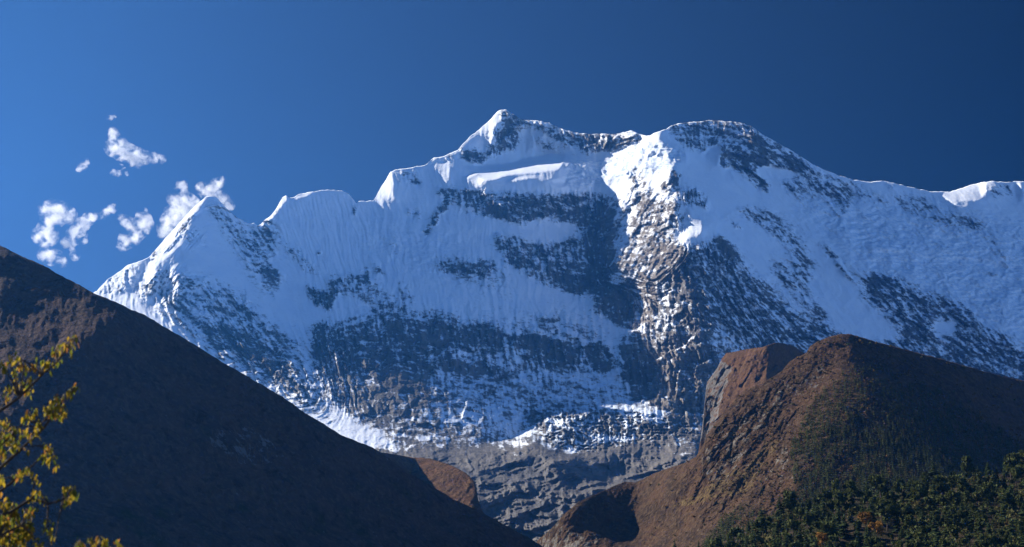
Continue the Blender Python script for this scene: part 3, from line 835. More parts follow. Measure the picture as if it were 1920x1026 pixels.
# forested hill on the right
RH = [(940, 1080), (985, 1040), (1010, 1012), (1035, 990), (1060, 962), (1085, 941), (1117, 927), (1150, 912), (1173, 903), (1192, 905), (1230, 886), (1284, 868), (1305, 856), (1318, 837), (1325, 816), (1346, 787), (1363, 766), (1378, 750), (1400, 729),
      (1429, 719), (1446, 709), (1466, 697), (1479, 679), (1500, 668), (1512, 661), (1520, 648), (1540, 637), (1560, 630), (1580, 626), (1595, 627), (1620, 634), (1650, 643), (1700, 656), (1760, 672), (1820, 689), (1880, 706), (1920, 714), (2080, 750), (2200, 790)]
mat_hill = hill_material('autumn_scrub', (.076, .042, .024), (.044, .028, .018), (.105, .068, .037), (.20, .175, .145), 1.0)


def hill_attr(x, y):
    rockm = .62 * pm(x, y, [(1420, 920), (1475, 830), (1480, 860), (1490, 900), (1470, 910), (1440, 905)], 5) + .7 * pm(x, y, [(1505, 700), (1540, 680), (1550, 700), (1520, 740), (1490, 745)], 6) \
        + .9 * pm(x, y, [(1000, 1030), (1046, 968), (1052, 985), (1080, 1000), (1128, 1003), (1110, 1030), (1040, 1080), (960, 1080)], 3) + .45 * pm(x, y, [(1310, 850), (1350, 790), (1420, 730), (1500, 690), (1440, 800), (1360, 900), (1320, 900)], 8) \
        + .28 * pm(x, y, [(1300, 860), (1500, 700), (1480, 860), (1330, 930)], 12) + .5 * pm(x, y, [(1495, 880), (1510, 860), (1520, 930), (1500, 950)], 5)
    green = .30 * pm(x, y, [(1500, 800), (1560, 740), (1620, 700), (1700, 720), (1900, 820), (2200, 900), (2200, 1150), (1280, 1150), (1350, 1000), (1480, 960), (1480, 900)], 18)
    straw = .5 * pm(x, y, [(1340, 900), (1400, 870), (1440, 830), (1470, 820), (1400, 920), (1300, 950), (1260, 950)], 10) + .3 * pm(x, y, [(1560, 660), (1600, 640), (1590, 650), (1540, 680), (1520, 690)], 4) + .12
    return {'rock': rockm * .5, 'green': green, 'straw': straw}


hill = Hill('forested_hill', 940, 2200, 1.6, RH, 1150, 330,
    [(1580, 626, 3300), (1700, 656, 3480), (1920, 714, 3900), (2200, 790, 4200), (1480, 680, 3150), (1400, 729, 3100), (1325, 816, 2980), (1309, 857, 2980), (1230, 887, 3150), (1060, 962, 2990), (1117, 930, 3080), (1190, 910, 3190), (1190, 985, 2960), (985, 1040, 3160), (1012, 1014, 3110), (1056, 992, 2960), (1100, 1020, 2860),
     (1500, 800, 2800), (1400, 900, 2650), (1300, 950, 2700), (1250, 1000, 2760), (1150, 960, 3030), (1500, 950, 2450), (1620, 720, 2950), (1700, 800, 2670), (1700, 950, 2240), (1780, 740, 3120), (1880, 800, 3050), (1880, 920, 2450),
     (1400, 1060, 2250), (1700, 1100, 2050), (2200, 1100, 2400), (1100, 1060, 2800), (2200, 900, 3300), (1000, 1150, 2700), (1400, 1150, 2050)],
    [([(1000, 1025), (1046, 970), (1056, 990), (1128, 1003), (1100, 1040), (1020, 1060)], -.8, 1.0, 2),
     ([(1055, 968), (1117, 927), (1190, 906), (1205, 940), (1190, 950), (1205, 985), (1140, 1000), (1060, 988)], .9, .85, 9),
     ([(1290, 870), (1310, 857), (1400, 730), (1480, 685), (1510, 670), (1500, 720), (1470, 800), (1440, 880), (1360, 960), (1250, 1000), (1190, 1000), (1210, 940)], -.55, 1.2, 8),
     ([(1512, 662), (1530, 645), (1578, 627), (1600, 645), (1560, 690), (1520, 720)], -.25, 1.1, 6),
     ([(1600, 650), (1640, 640), (1920, 716), (2200, 800), (2200, 900), (1900, 860), (1760, 770), (1660, 700)], 1.7, .9, 10),
     ([(1600, 740), (1700, 770), (1800, 860), (1760, 940), (1500, 980), (1480, 900), (1540, 800)], -.05, 1.25, 20)],
    480., mat_hill, 'brown autumn hill with forest on its near side rising to a rounded top',
    lambda x, y: 12 * ridged((x + .62 * y) / 34, (y - .4 * x) / 130, 4, 340) * np.clip((1540 - x) / 150, .18, 1) * np.clip((x - 1200) / 120, .4, 1) + 9 * fbm(x / 40, y / 34, 4, 341) + (4.5 * facet((x + .62 * y) / 26, (y - .4 * x) / 40, 511) + 2 * facet((x + .62 * y) / 9 + fbm(x / 20, y / 20, 2, 345), (y - .4 * x) / 13, 512)) * np.clip((1600 - x) / 120, .08, 1) * np.clip((x - 1180) / 140, .3, 1) + 4.5 * fbm(x / 9, y / 7, 4, 343, .62) * np.clip((1700 - x) / 150, .4, 1) + 3.5 * ridged((x + .7 * y) / 12 + .8 * fbm(x / 30, y / 30, 2, 346), (y - .5 * x) / 44, 3, 342) * np.clip((1620 - x) / 150, .1, 1) * np.clip((x - 1250) / 80, .1, 1),
    hill_attr, ytop=600, silrough=1.6)

# nearer forested knoll at the lower right
KN = [(1180, 1100), (1240, 1066), (1310, 1036), (1370, 1010), (1430, 985), (1500, 962), (1570, 938), (1650, 926), (1720, 914), (1800, 900), (1860, 890), (1920, 884), (2080, 870), (2250, 870)]
mat_knoll = hill_material('forest_floor', (.05, .036, .022), (.035, .028, .018), (.08, .055, .03), (.25, .22, .19), .5)
knoll = Hill('wooded_knoll', 1180, 2250, 2.2, KN, 1175, 110,
    [(1180, 1100, 1500), (1310, 1036, 1540), (1500, 962, 1620), (1700, 917, 1680), (1920, 884, 1720), (2250, 870, 1800), (1240, 1170, 1050), (1500, 1170, 900), (1800, 1170, 850), (2250, 1170, 900), (1500, 1060, 1250), (1800, 1020, 1250), (2100, 1000, 1350)],
    [([(1570, 985), (1680, 975), (1690, 1060), (1560, 1060)], .9, .6, 8)], 100., mat_knoll, 'wooded knoll in front of the brown hill',
    lambda x, y: 6 * fbm(x / 50, y / 40, 4, 350), lambda x, y: {'rock': .25 * pm(x, y, [(1700, 990), (1760, 970), (1750, 1040), (1700, 1050)], 6), 'green': 0 * x + .45, 'straw': 0 * x + .1}, ytop=840)

# valley floor reaching out to the horizon
mat_ground = hill_material('valley_floor', (.09, .07, .045), (.07, .055, .035), (.12, .09, .05), (.2, .19, .17), .3)
n = 60
gx, gy = np.meshgrid(np.sinh(np.linspace(-5, 5, n)) / np.sinh(5) * 30000, np.sinh(np.linspace(-5, 5, n)) / np.sinh(5) * 30000)
gz = -2.0 * np.clip(np.hypot(gx, gy) / 800, 0, 1) + .05 * fbm(gx / 5, gy / 5, 2, 5) * (np.hypot(gx, gy) < 200)
gro = mesh_from('ground', np.stack([gx, gy, gz], -1).reshape(-1, 3), grid_faces(n, n)[:, ::-1], mat_ground, {'rock': 0 * gx.ravel(), 'green': 0 * gx.ravel() + .2, 'straw': 0 * gx.ravel() + .3})
gro['kind'] = 'structure'; gro['label'] = 'valley floor of dry grass'

# ------------------------------------------------------------------ trees
rng = np.random.RandomState(7)


def conifer(r, h, rad, levels, per, top=.03, base=.12):
    """spire: whorls of drooping boughs; returns triangles"""
    V, T = [], []
    for k in range(levels):
        f = k / (levels - 1)
        z = h * (base + (1 - base) * f ** .92)
        ln = rad * ((1 - f) ** .75 + top) * r.uniform(.75, 1.15)
        for q in range(per if f < .8 else max(3, per - 2)):
            a = r.rand() * 6.283; l = ln * r.uniform(.65, 1.2)
            d = np.array([math.cos(a), math.sin(a), 0]); s = np.array([-d[1], d[0], 0])
            z0 = z + r.uniform(-.04, .04) * h
            wd = l * r.uniform(.34, .6)
            p = [np.array([0, 0, z0 + .02 * h]), d * l * .55 + s * wd + [0, 0, z0 - .16 * l], d * l + [0, 0, z0 - .42 * l + .06 * h * r.rand()], d * l * .5 - s * wd + [0, 0, z0 - .2 * l]]
            b = len(V); V += p; T += [(b, b + 1, b + 2), (b, b + 2, b + 3)]
    b = len(V)
    V += [np.array([.05 * rad, 0, h * .9]), np.array([-.04 * rad, .05 * rad, h * .9]), np.array([0, 0, h * 1.04])]; T.append((b, b + 1, b + 2))
    return V, T


def roundcrown(r, h, rad, n, size, low=.25):
    V, T = [], []
    lobes = [(r.normal(0, .36, 2), r.uniform(.35, .95)) for _ in range(7)]
    for k in range(n):
        (lx, ly), lz = lobes[r.randint(7)]
        c = r.normal(0, 1, 3); c *= r.rand() ** .35 / np.linalg.norm(c)
        p = np.array([(lx + c[0] * .42) * rad, (ly + c[1] * .42) * rad, h * (low + (1 - low) * np.clip(lz + c[2] * .17, 0, 1.05))])
        u = r.normal(0, 1, 3); u /= np.linalg.norm(u); v = np.cross(u, r.normal(0, 1, 3)); v /= np.linalg.norm(v)
        s = size * r.uniform(.6, 1.3); b = len(V)
        V += [p - u * s * .6, p + v * s * .5, p + u * s * .6, p - v * s * .45]; T += [(b, b + 1, b + 2), (b, b + 2, b + 3)]
    return V, T


def trunk(h, r0, r1, sides=6):
    V, T = [], []
    for k, (z, rr) in enumerate(((-.6, r0 * 1.25), (h * .4, r0 * .8), (h, r1))):
        for i in range(sides):
            a = 6.283 * i / sides; V.append(np.array([rr * math.cos(a), rr * math.sin(a), z]))
    for k in range(2):
        for i in range(sides):
            a, b = k * sides + i, k * sides + (i + 1) % sides
            T += [(a, b, b + sides), (a, b + sides, a + sides)]
    return V, T


def foliage_mat(name, dark, light, dry=None):
    m, nt, out = new_mat(name); t = NT(nt)
    oi = t.n('ShaderNodeObjectInfo')
    nz = t.noise(.45, 3, .6)
    c = t.mix(t.step(nz, .35, .65), dark, light)
    c = t.mix(t.math('MULTIPLY', oi.outputs['Random'], .5), c, tuple(1.25 * v for v in light))
    if dry is not None:
        c = t.mix(t.attr('tone'), c, t.mix(nz, dry, tuple(1.5 * v for v in dry)))
    p = t.bsdf(c, .8, None, .1)
    tr = t.n('ShaderNodeBsdfTranslucent'); t.l(c, tr.inputs['Color'])
    mx = t.n('ShaderNodeMixShader'); mx.inputs[0].default_value = .25
    t.l(p.outputs[0], mx.inputs[1]); t.l(tr.outputs[0], mx.inputs[2]); t.l(mx.outputs[0], out.inputs['Surface'])
    return m


def bark_mat(name, c1, c2, sc):
    m, nt, out = new_mat(name); t = NT(nt)
    nz = t.noise(sc, 4, .6, (1, 1, .25))
    p = t.bsdf(t.mix(nz, c1, c2), .9, t.bump(nz, .02), .1)
    t.l(p.outputs[0], out.inputs['Surface'])
    return m


MAT_SPIRE = foliage_mat('spire_needles', (.016, .030, .012), (.045, .062, .018))
MAT_PINE = foliage_mat('pine_needles', (.022, .034, .010), (.070, .078, .020))
MAT_AUTUMN = foliage_mat('autumn_leaves', (.13, .06, .015), (.22, .11, .02))
MAT_FOREST = foliage_mat('forest_needles', (.022, .038, .014), (.085, .100, .030), (.16, .085, .030))
MAT_BARK = bark_mat('bark', (.05, .035, .025), (.11, .085, .065), 3.0)


def tree_mesh(name, crown, tr, mat):
    V, T = crown; n0 = len(V)
    V2, T2 = tr
    Vv = np.array(V + V2, float); Tt = np.array(T + [tuple(i + n0 for i in t) for t in T2])
    o = mesh_from(name, Vv, Tt, mat, smooth=False)
    o.data.materials.append(MAT_BARK)
    mi = np.zeros(len(Tt), np.int32); mi[len(T):] = 1
    if len(o.data.polygons) == len(mi): o.data.polygons.foreach_set('material_index', mi)
    COL.objects.unlink(o)
    return o


PROTO = {
    'spire': [tree_mesh('spruce_tree', conifer(np.random.RandomState(100 + i), 10, 2.7 + .25 * i, 15, 9), trunk(9.5, .28, .03), MAT_SPIRE) for i in range(4)],
    'pine': [tree_mesh('pine_tree', roundcrown(np.random.RandomState(200 + i), 10, 3.2 + .2 * i, 320, 1.5, .12), trunk(8.5, .3, .05), MAT_PINE) for i in range(5)],
    'autumn': [tree_mesh('autumn_tree', roundcrown(np.random.RandomState(300 + i), 10, 3.8, 200, 1.2, .15), trunk(7, .25, .05), MAT_AUTUMN) for i in range(2)],
}
WORDS = {'spire': ('narrow pointed conifer', 'narrow pointed conifers'), 'pine': ('olive green round crowned pine', 'broad rounded pines'), 'autumn': ('orange leaved autumn tree', 'orange autumn trees')}
# individual trees of the knoll, spread so that crowns overlap but do not coincide
cand = []
for k in range(9000):
    px = rng.uniform(1235, 1935); s = float(knoll.sil(px)); py = s + 2 + (1068 - s) * rng.rand() ** 1.0
    if py > 1066: continue
    if 1575 < px < 1685 and 982 < py < 1066 and rng.rand() < .93: continue
    if all((px - a) ** 2 / 1.0 + ((py - b) * 1.25) ** 2 > 15.2 ** 2 for a, b in cand):
        cand.append((px, py))
    if len(cand) >= 300: break
cand.sort(key=lambda c: c[1])
for px, py in cand:
    X, Y, Z = (float(v) for v in knoll.point(np.array([px]), np.array([py])))
    u = rng.rand()
    kind = 'autumn' if u < .012 else ('spire' if u < .55 else 'pine')
    src = PROTO[kind][rng.randint(len(PROTO[kind]))]
    o = src.copy(); COL.objects.link(o)
    hpx = 22 + 26 * rng.rand() ** 1.5 * (.72 if kind == 'autumn' else 1) * (1.0 if kind == 'pine' else 1.08)
    h = hpx * Y / F
    o.location = (X, Y, Z - .2); o.rotation_euler = (rng.uniform(-.05, .05), rng.uniform(-.05, .05), rng.rand() * 6.28)
    sxy = h / 10 * rng.uniform(.8, 1.1); o.scale = (sxy, sxy, h / 10)
    if px < 1480: zone = 'on the low left tip of the wooded knoll'
    elif px < 1700: zone = 'around the dark gap in the middle of the wooded knoll'
    elif py < 960: zone = 'along the upper right crest of the wooded knoll'
    else: zone = 'low on the right side of the wooded knoll'
    o['label'] = WORDS[kind][0] + ' ' + zone; o['category'] = 'tree'; o['group'] = WORDS[kind][1] + ' ' + zone


def scatter(name, hillobj, pts, sizes, tones, protos, mat, label):
    """one mass of small trees standing on a hill"""
    VV, TT, TN = [], [], []; off = 0
    X, Y, Z = hillobj.point(pts[:, 0], pts[:, 1])
    for i in range(len(pts)):
        V, T = protos[i % len(protos)]
        h = sizes[i] * Y[i] / F
        a = rng.rand() * 6.28; c, s = math.cos(a) * h * rng.uniform(.8, 1.15), math.sin(a) * h
        v = np.empty_like(V); v[:, 0] = V[:, 0] * c - V[:, 1] * s + X[i]; v[:, 1] = V[:, 0] * s + V[:, 1] * c + Y[i]; v[:, 2] = V[:, 2] * h + Z[i] - .03 * h
        VV.append(v); TT.append(T + off); TN.append(np.full(len(v), tones[i])); off += len(v)
    o = mesh_from(name, np.concatenate(VV), np.concatenate(TT), mat, {'tone': np.concatenate(TN)}, smooth=False)
    o['kind'] = 'stuff'; o['label'] = label
    return o


small = [tuple(np.array(a, dtype=float if j == 0 else int) for j, a in enumerate(conifer(np.random.RandomState(400 + i), 1, .24, 6, 5))) for i in range(5)]
bush = [tuple(np.array(a, dtype=float if j == 0 else int) for j, a in enumerate(roundcrown(np.random.RandomState(420 + i), 1, .42, 30, .3, .1))) for i in range(4)]


scrubs = [tuple(np.array(a, dtype=float if j == 0 else int) for j, a in enumerate(roundcrown(np.random.RandomState(440 + i), 1, .5, 13, .5, .0))) for i in range(4)]


def pick(n, x0, x1, y0, y1, dens):
    p = np.stack([rng.uniform(x0, x1, n), rng.uniform(y0, y1, n)], -1)
    d = dens(p[:, 0], p[:, 1])
    return p[rng.rand(n) < d]


FOR = [(1485, 830), (1515, 765), (1560, 715), (1625, 682), (1700, 700), (1800, 760), (1900, 820), (1990, 870), (1990, 1010), (1300, 1050), (1330, 1000), (1390, 955), (1455, 965), (1490, 920), (1480, 860)]


def dens_forest(x, y):
    d = pm(x, y, FOR, 14)
    gap = pm(x, y, [(1600, 770), (1640, 735), (1680, 750), (1660, 800), (1610, 820)], 10) + pm(x, y, [(1560, 870), (1600, 840), (1620, 860), (1570, 910)], 10) + pm(x, y, [(1380, 960), (1460, 930), (1440, 985), (1380, 1000)], 9) + pm(x, y, [(1480, 860), (1520, 850), (1525, 900), (1500, 900)], 6)
    cl = .5 + 1.3 * fbm(x / 45, y / 30, 3, 610)
    core = np.clip((y - 670) / 110, .3, 1)
    return np.clip(d * (cl * .9 + .6) * core * (1 - .85 * np.clip(gap, 0, 1)), 0, 1) * (y > hill.sil(x) + 8) * (y < knoll.sil(x) + 14)


p = pick(19000, 1290, 1990, 640, 1060, dens_forest)
sz = (11 + 7 * np.clip((p[:, 1] - 700) / 250, 0, 1)) * rng.uniform(.65, 1.3, len(p))
scatter('forest', hill, p, sz, (rng.rand(len(p)) < .05) * rng.rand(len(p)) + .12 * rng.rand(len(p)), small, MAT_FOREST, 'dark conifer forest covering the near side of the brown hill')
p = pick(9500, 1180, 1990, 632, 1055, lambda x, y: np.clip((pm(x, y, FOR, 20) * .25 + .5 * pm(x, y, [(1540, 860), (1600, 830), (1640, 860), (1580, 960), (1540, 930)], 14) + .5 * pm(x, y, [(1590, 770), (1640, 730), (1690, 750), (1680, 800), (1600, 830)], 14)
         + .3 * pm(x, y, [(1330, 990), (1400, 930), (1470, 920), (1460, 1000), (1340, 1020)], 12) + .05 + .24 * (x > 1330)) * (y > hill.sil(x) + 3) * (y < knoll.sil(x) + 10), 0, 1))
scatter('scrub', hill, p, rng.uniform(2.2, 6.5, len(p)), np.clip(rng.normal(.62, .3, len(p)), 0, 1), scrubs, MAT_FOREST, 'rust and straw coloured scrub between the conifers of the brown hill')
# undergrowth of the knoll
p = pick(4700, 1240, 2235, 862, 1068, lambda x, y: (y > knoll.sil(x) + 3) * np.where((x > 1575) & (x < 1685) & (y > 980), .15, 1.0))
scatter('undergrowth', knoll, p, rng.uniform(7, 22, len(p)), np.clip(rng.normal(.06, .2, len(p)), 0, 1), bush + small, MAT_FOREST, 'bushes and saplings growing between the trees of the wooded knoll')
# thin forest on the shaded mountainside
p = pick(5200, 200, 1040, 600, 1050, lambda x, y: (y > mountainside.sil(x) + 1) * np.clip(.25 + .9 * (np.abs(y - mountainside.sil(x)) < 16) * (x > 560) + .8 * pm(x, y, [(395, 805), (470, 800), (520, 830), (520, 870), (430, 870), (400, 840)], 10) + .5 * fbm(x / 70, y / 60, 3, 640), 0, 1))
scatter('hillside_trees', mountainside, p, rng.uniform(4, 9.5, len(p)), np.where(pm(p[:, 0], p[:, 1], [(395, 805), (470, 800), (520, 830), (520, 870), (430, 870), (400, 840)], 10) > 0, .95, .15 * rng.rand(len(p))), small, MAT_FOREST, 'sparse dark trees on the shaded mountainside')


# ------------------------------------------------------------------ yellow tree at the left edge
def tube(pts, radii, sides=7):
    V, T = [], []
    pts = [np.array(p, float) for p in pts]
    for i, (p, r_) in enumerate(zip(pts, radii)):
        d = pts[min(i + 1, len(pts) - 1)] - pts[max(i - 1, 0)]; d /= np.linalg.norm(d)
        u = np.cross(d, [0.3, 1, .2]); u /= np.linalg.norm(u); v = np.cross(d, u)
        for k in range(sides):
            a = 6.283 * k / sides; V.append(p + r_ * (math.cos(a) * u + math.sin(a) * v))
    for i in range(len(pts) - 1):
        for k in range(sides):
            a, b = i * sides + k, i * sides + (k + 1) % sides
            T += [(a, b, b + sides), (a, b + sides, a + sides)]
    return np.array(V), np.array(T)


def leaf_mat():
    m, nt, out = new_mat('yellow_leaf'); t = NT(nt)
    tone = t.attr('tone')
    nz = t.noise(60, 3, .6)
    c = t.mix(t.step(tone, .15, .55), (.11, .13, .018), (.36, .25, .022))
    c = t.mix(t.step(tone, .6, .95), c, (.36, .15, .035))
    c = t.mix(t.math('MULTIPLY', t.step(nz, .55, .75), .4), c, (.16, .08, .02))
    p = t.bsdf(c, .6, None, .25)
    tr = t.n('ShaderNodeBsdfTranslucent'); t.l(c, tr.inputs['Color'])
    mx = t.n('ShaderNodeMixShader'); mx.inputs[0].default_value = .55
    t.l(p.outputs[0], mx.inputs[1]); t.l(tr.outputs[0], mx.inputs[2]); t.l(mx.outputs[0], out.inputs['Surface'])
    return m


MAT_LEAF = leaf_mat()
MAT_TWIG = bark_mat('twig_bark', (.035, .025, .02), (.09, .065, .05), 20.0)
TY = 8.5


def wp(px, py, Y=TY):
    return np.array([float(v) for v in at(px, py, Y)])


def leaves(centres, n_each, r):
    """hanging pointed leaves, folded along the midrib"""
    V, T, TN = [], [], []
    for (c, rad, n) in centres:
        for k in range(int(n * n_each)):
            p = c + r.normal(0, 1, 3) * rad * np.array([.62, .8, .62])
            L = r.uniform(.024, .050); wd = L * r.uniform(.15, .24)
            d = np.array([r.normal(0, .33), r.normal(0, .33), -1.0]); d /= np.linalg.norm(d)
            s = np.cross(d, r.normal(0, 1, 3)); s /= np.linalg.norm(s); nn = np.cross(d, s)
            b = len(V); f = wd * r.uniform(.2, .6); cu = L * r.uniform(-.15, .15)
            V += [p, p + d * L * .3 + s * wd + nn * f, p + d * L * .32 + nn * cu * .5, p + d * L * .3 - s * wd + nn * f,
                  p + d * L * .68 + s * wd * .75 + nn * (f + cu), p + d * L * .7 + nn * cu, p + d * L * .68 - s * wd * .75 + nn * (f + cu), p + d * L + nn * cu * 1.6]
            T += [(b, b + 1, b + 2), (b, b + 2, b + 3), (b + 1, b + 4, b + 5), (b + 1, b + 5, b + 2), (b + 2, b + 5, b + 6), (b + 2, b + 6, b + 3), (b + 4, b + 7, b + 5), (b + 5, b + 7, b + 6)]
            TN += [np.clip(r.normal(.40, .30), 0, 1)] * 8
    return np.array(V), np.array(T), np.array(TN)


def empty(name, loc, label, cat, group=None):
    e = bpy.data.objects.new(name, None); COL.objects.link(e); e.location = loc
    e['label'] = label; e['category'] = cat
    if group: e['group'] = group
    return e


tree = empty('yellow_tree', (0, 0, 0), 'yellow leaved autumn tree reaching into the left edge in front of the dark mountainside', 'tree')
tb = np.array([wp(-190, 1000)[0], TY, 0.0])
trunk_pts = [tb + [0, 0, -.3], tb + [.05, .05, 1.0], wp(-165, 1010), wp(-140, 880), wp(-150, 760), wp(-120, 640), wp(-130, 540)]
Vt, Tt = tube(trunk_pts, [.14, .115, .095, .08, .06, .04, .015], 10)
mesh_from('trunk', Vt, Tt, MAT_TWIG, parent=tree)
px_m = TY / F
BR = [  # branch line (pixels, depth offset), leaf clusters (px, py, spread px, weight)
    ([(-140, 860, 0), (-60, 800, -.1), (0, 771, -.1), (36, 745, -.1), (79, 703, -.15), (107, 679, -.15), (142, 634, -.2)],
     [(6, 692, 9, 9), (18, 682, 8, 5), (30, 675, 9, 10), (28, 700, 7, 6), (46, 690, 9, 9), (55, 712, 9, 6), (68, 690, 9, 8), (85, 686, 9, 14), (78, 700, 8, 5), (103, 661, 7, 8), (112, 675, 6, 5), (125, 650, 8, 11), (139, 640, 8, 13), (133, 662, 6, 5), (20, 735, 9, 7), (38, 722, 8, 5), (48, 740, 8, 6), (14, 750, 7, 3), (60, 738, 7, 3)]),
    ([(-150, 960, .1), (-60, 915, .1), (0, 878, .1), (40, 842, .1), (80, 805, .05), (98, 780, 0), (120, 748, 0), (141, 728, 0)],
     [(92, 772, 8, 22), (103, 752, 8, 10), (108, 768, 9, 14), (118, 780, 7, 8), (102, 785, 7, 6), (130, 742, 8, 8), (142, 727, 6, 5), (137, 735, 6, 4), (52, 781, 8, 7), (62, 776, 6, 4), (43, 790, 5, 3), (122, 762, 5, 3), (68, 812, 9, 12), (46, 816, 9, 9), (75, 802, 6, 3), (30, 806, 8, 4)]),
    ([(-150, 900, -.1), (-60, 870, -.1), (0, 835, -.1), (25, 815, -.1), (45, 790, -.1)],
     [(8, 795, 8, 12), (4, 818, 9, 12), (18, 828, 9, 12), (30, 838, 9, 8), (4, 848, 8, 10), (10, 865, 8, 6), (-15, 830, 20, 18), (-40, 800, 24, 16), (22, 812, 7, 6)]),
    ([(-150, 980, .15), (-60, 950, .15), (0, 921, .15), (28, 900, .15), (62, 872, .2), (90, 840, .2)],
     [(88, 842, 8, 8), (82, 858, 8, 9), (92, 868, 7, 6), (104, 862, 6, 3), (107, 880, 5, 3), (96, 848, 6, 4), (40, 893, 8, 9), (52, 888, 7, 6), (30, 900, 6, 3), (4, 905, 7, 5), (50, 845, 6, 2)]),
    ([(-140, 1010, 0), (-40, 985, 0), (20, 960, 0), (60, 935, 0), (90, 945, 0), (118, 938, 0), (132, 922, 0)],
     [(131, 925, 9, 11), (128, 940, 8, 9), (139, 936, 7, 5), (118, 942, 6, 4), (66, 905, 8, 5), (70, 925, 7, 5), (78, 940, 7, 6), (60, 940, 6, 4), (90, 1000, 8, 5), (88, 985, 8, 6), (104, 1012, 6, 4)]),
    ([(-150, 1030, -.2), (-60, 1020, -.2), (0, 1005, -.2), (40, 985, -.2), (62, 955, -.2)],
     [(5, 955, 12, 22), (25, 965, 12, 24), (48, 975, 11, 20), (10, 985, 12, 22), (35, 995, 13, 26), (10, 1015, 13, 22), (48, 1008, 11, 16), (62, 960, 8, 7), (60, 990, 8, 8), (-30, 990, 25, 26), (-10, 940, 12, 10), (30, 1022, 12, 14), (70, 1025, 9, 6)]),
    ([(-120, 640, 0), (-60, 600, 0), (-20, 590, 0), (-8, 600, 0)], [(-60, 610, 24, 20), (-30, 620, 14, 10), (-90, 640, 26, 20), (-40, 680, 14, 10)]),
]
lr = np.random.RandomState(55)
for line, clusters in BR:
    pts = [wp(a, b, TY + c) for a, b, c in line]
    Vb, Tb = tube(pts, np.linspace(.013, .0025, len(pts)), 7)
    bo = mesh_from('branch', Vb, Tb, MAT_TWIG, parent=tree)
    VV, TT = [], []; off = 0
    cen = []
    for (cx, cy, sp, n_) in clusters:
        # a side twig from the nearest point of the branch to the cluster
        c = wp(cx, cy - 6, TY + lr.normal(0, .12))
        dd = [np.linalg.norm(p_ - c) for p_ in pts]; j = int(np.argmin(dd))
        mid = (pts[j] + c) / 2 + [0, 0, .012]
        v_, t_ = tube([pts[j], mid, c], [.006, .004, .002], 5)
        VV.append(v_); TT.append(t_ + off); off += len(v_)
        cen.append((c, sp * px_m, n_))
    mesh_from('twig', np.concatenate(VV), np.concatenate(TT), MAT_TWIG, parent=bo)
    Vl, Tl, Tn = leaves(cen, 1.9, lr)
    mesh_from('foliage', Vl, Tl, MAT_LEAF, {'tone': Tn}, parent=bo, smooth=False)

# a shrub of the same kind whose top just shows at the bottom edge
shrub = empty('yellow_shrub', (0, 0, 0), 'yellow leaved shrub whose top twigs just show at the bottom left edge', 'shrub')
root = wp(180, 1250, 7.6); root[2] = 0
for tx, ty in ((150, 1016), (172, 1012), (196, 1014), (224, 1019), (160, 1040), (205, 1045), (130, 1060), (240, 1060)):
    pts = [root, root * .5 + wp(tx, ty, 7.6) * .5 + [0, .05, .1], wp(tx, ty, 7.6)]
    Vb, Tb = tube(pts, [.016, .01, .003], 6)
    bo = mesh_from('branch', Vb, Tb, MAT_TWIG, parent=shrub)
    Vl, Tl, Tn = leaves([(wp(tx, ty, 7.6), 8 * px_m, 11), (wp(tx + 4, ty + 25, 7.6), 14 * px_m, 16)], 1.2, lr)
    mesh_from('foliage', Vl, Tl, MAT_LEAF, {'tone': Tn}, parent=bo, smooth=False)

# ------------------------------------------------------------------ clouds, beyond the mountain
import bmesh


def cloud_mat(balls):
    """billows: soft balls of vapour, frayed by noise"""
    m, nt, out = new_mat('cloud'); t = NT(nt)
    g = t.n('ShaderNodeNewGeometry').outputs['Position']
    wob = t.n('ShaderNodeTexNoise'); wob.inputs['Scale'].default_value = 1 / 95.0; wob.inputs['Detail'].default_value = 4
    t.l(g, wob.inputs['Vector'])
    vm = t.n('ShaderNodeVectorMath', operation='MULTIPLY_ADD'); t.l(wob.outputs['Color'], vm.inputs[0]); vm.inputs[1].default_value = (110, 110, 110)
    sh = t.n('ShaderNodeVectorMath', operation='SUBTRACT'); t.l(g, sh.inputs[0]); sh.inputs[1].default_value = (55, 55, 55); t.l(sh.outputs[0], vm.inputs[2])
    acc = None
    for c, r_ in balls:
        d = t.n('ShaderNodeVectorMath', operation='DISTANCE'); t.l(vm.outputs[0], d.inputs[0]); d.inputs[1].default_value = c
        f = t.n('ShaderNodeMapRange'); t.l(d.outputs['Value'], f.inputs['Value'])
        f.inputs['From Min'].default_value = r_ * 1.45; f.inputs['From Max'].default_value = r_ * .2
        acc = f.outputs[0] if acc is None else t.math('SMOOTH_MAX', acc, f.outputs[0], .25)
    nz = t.noise(1 / 80.0, 5, .60, (1, 1, 1.1), vm.outputs[0])
    d = t.math('ADD', acc, t.math('MULTIPLY', t.math('SUBTRACT', nz, .5), 4.4))
    d = t.math('MULTIPLY', t.step(d, .10, 1.5), t.step(acc, .02, .25))
    v = t.n('ShaderNodeVolumePrincipled'); v.inputs['Color'].default_value = (.985, .985, .99, 1); v.inputs['Anisotropy'].default_value = .3
    t.l(t.math('MULTIPLY', d, .020), v.inputs['Density'])
    t.l(v.outputs[0], out.inputs['Volume'])
    return m


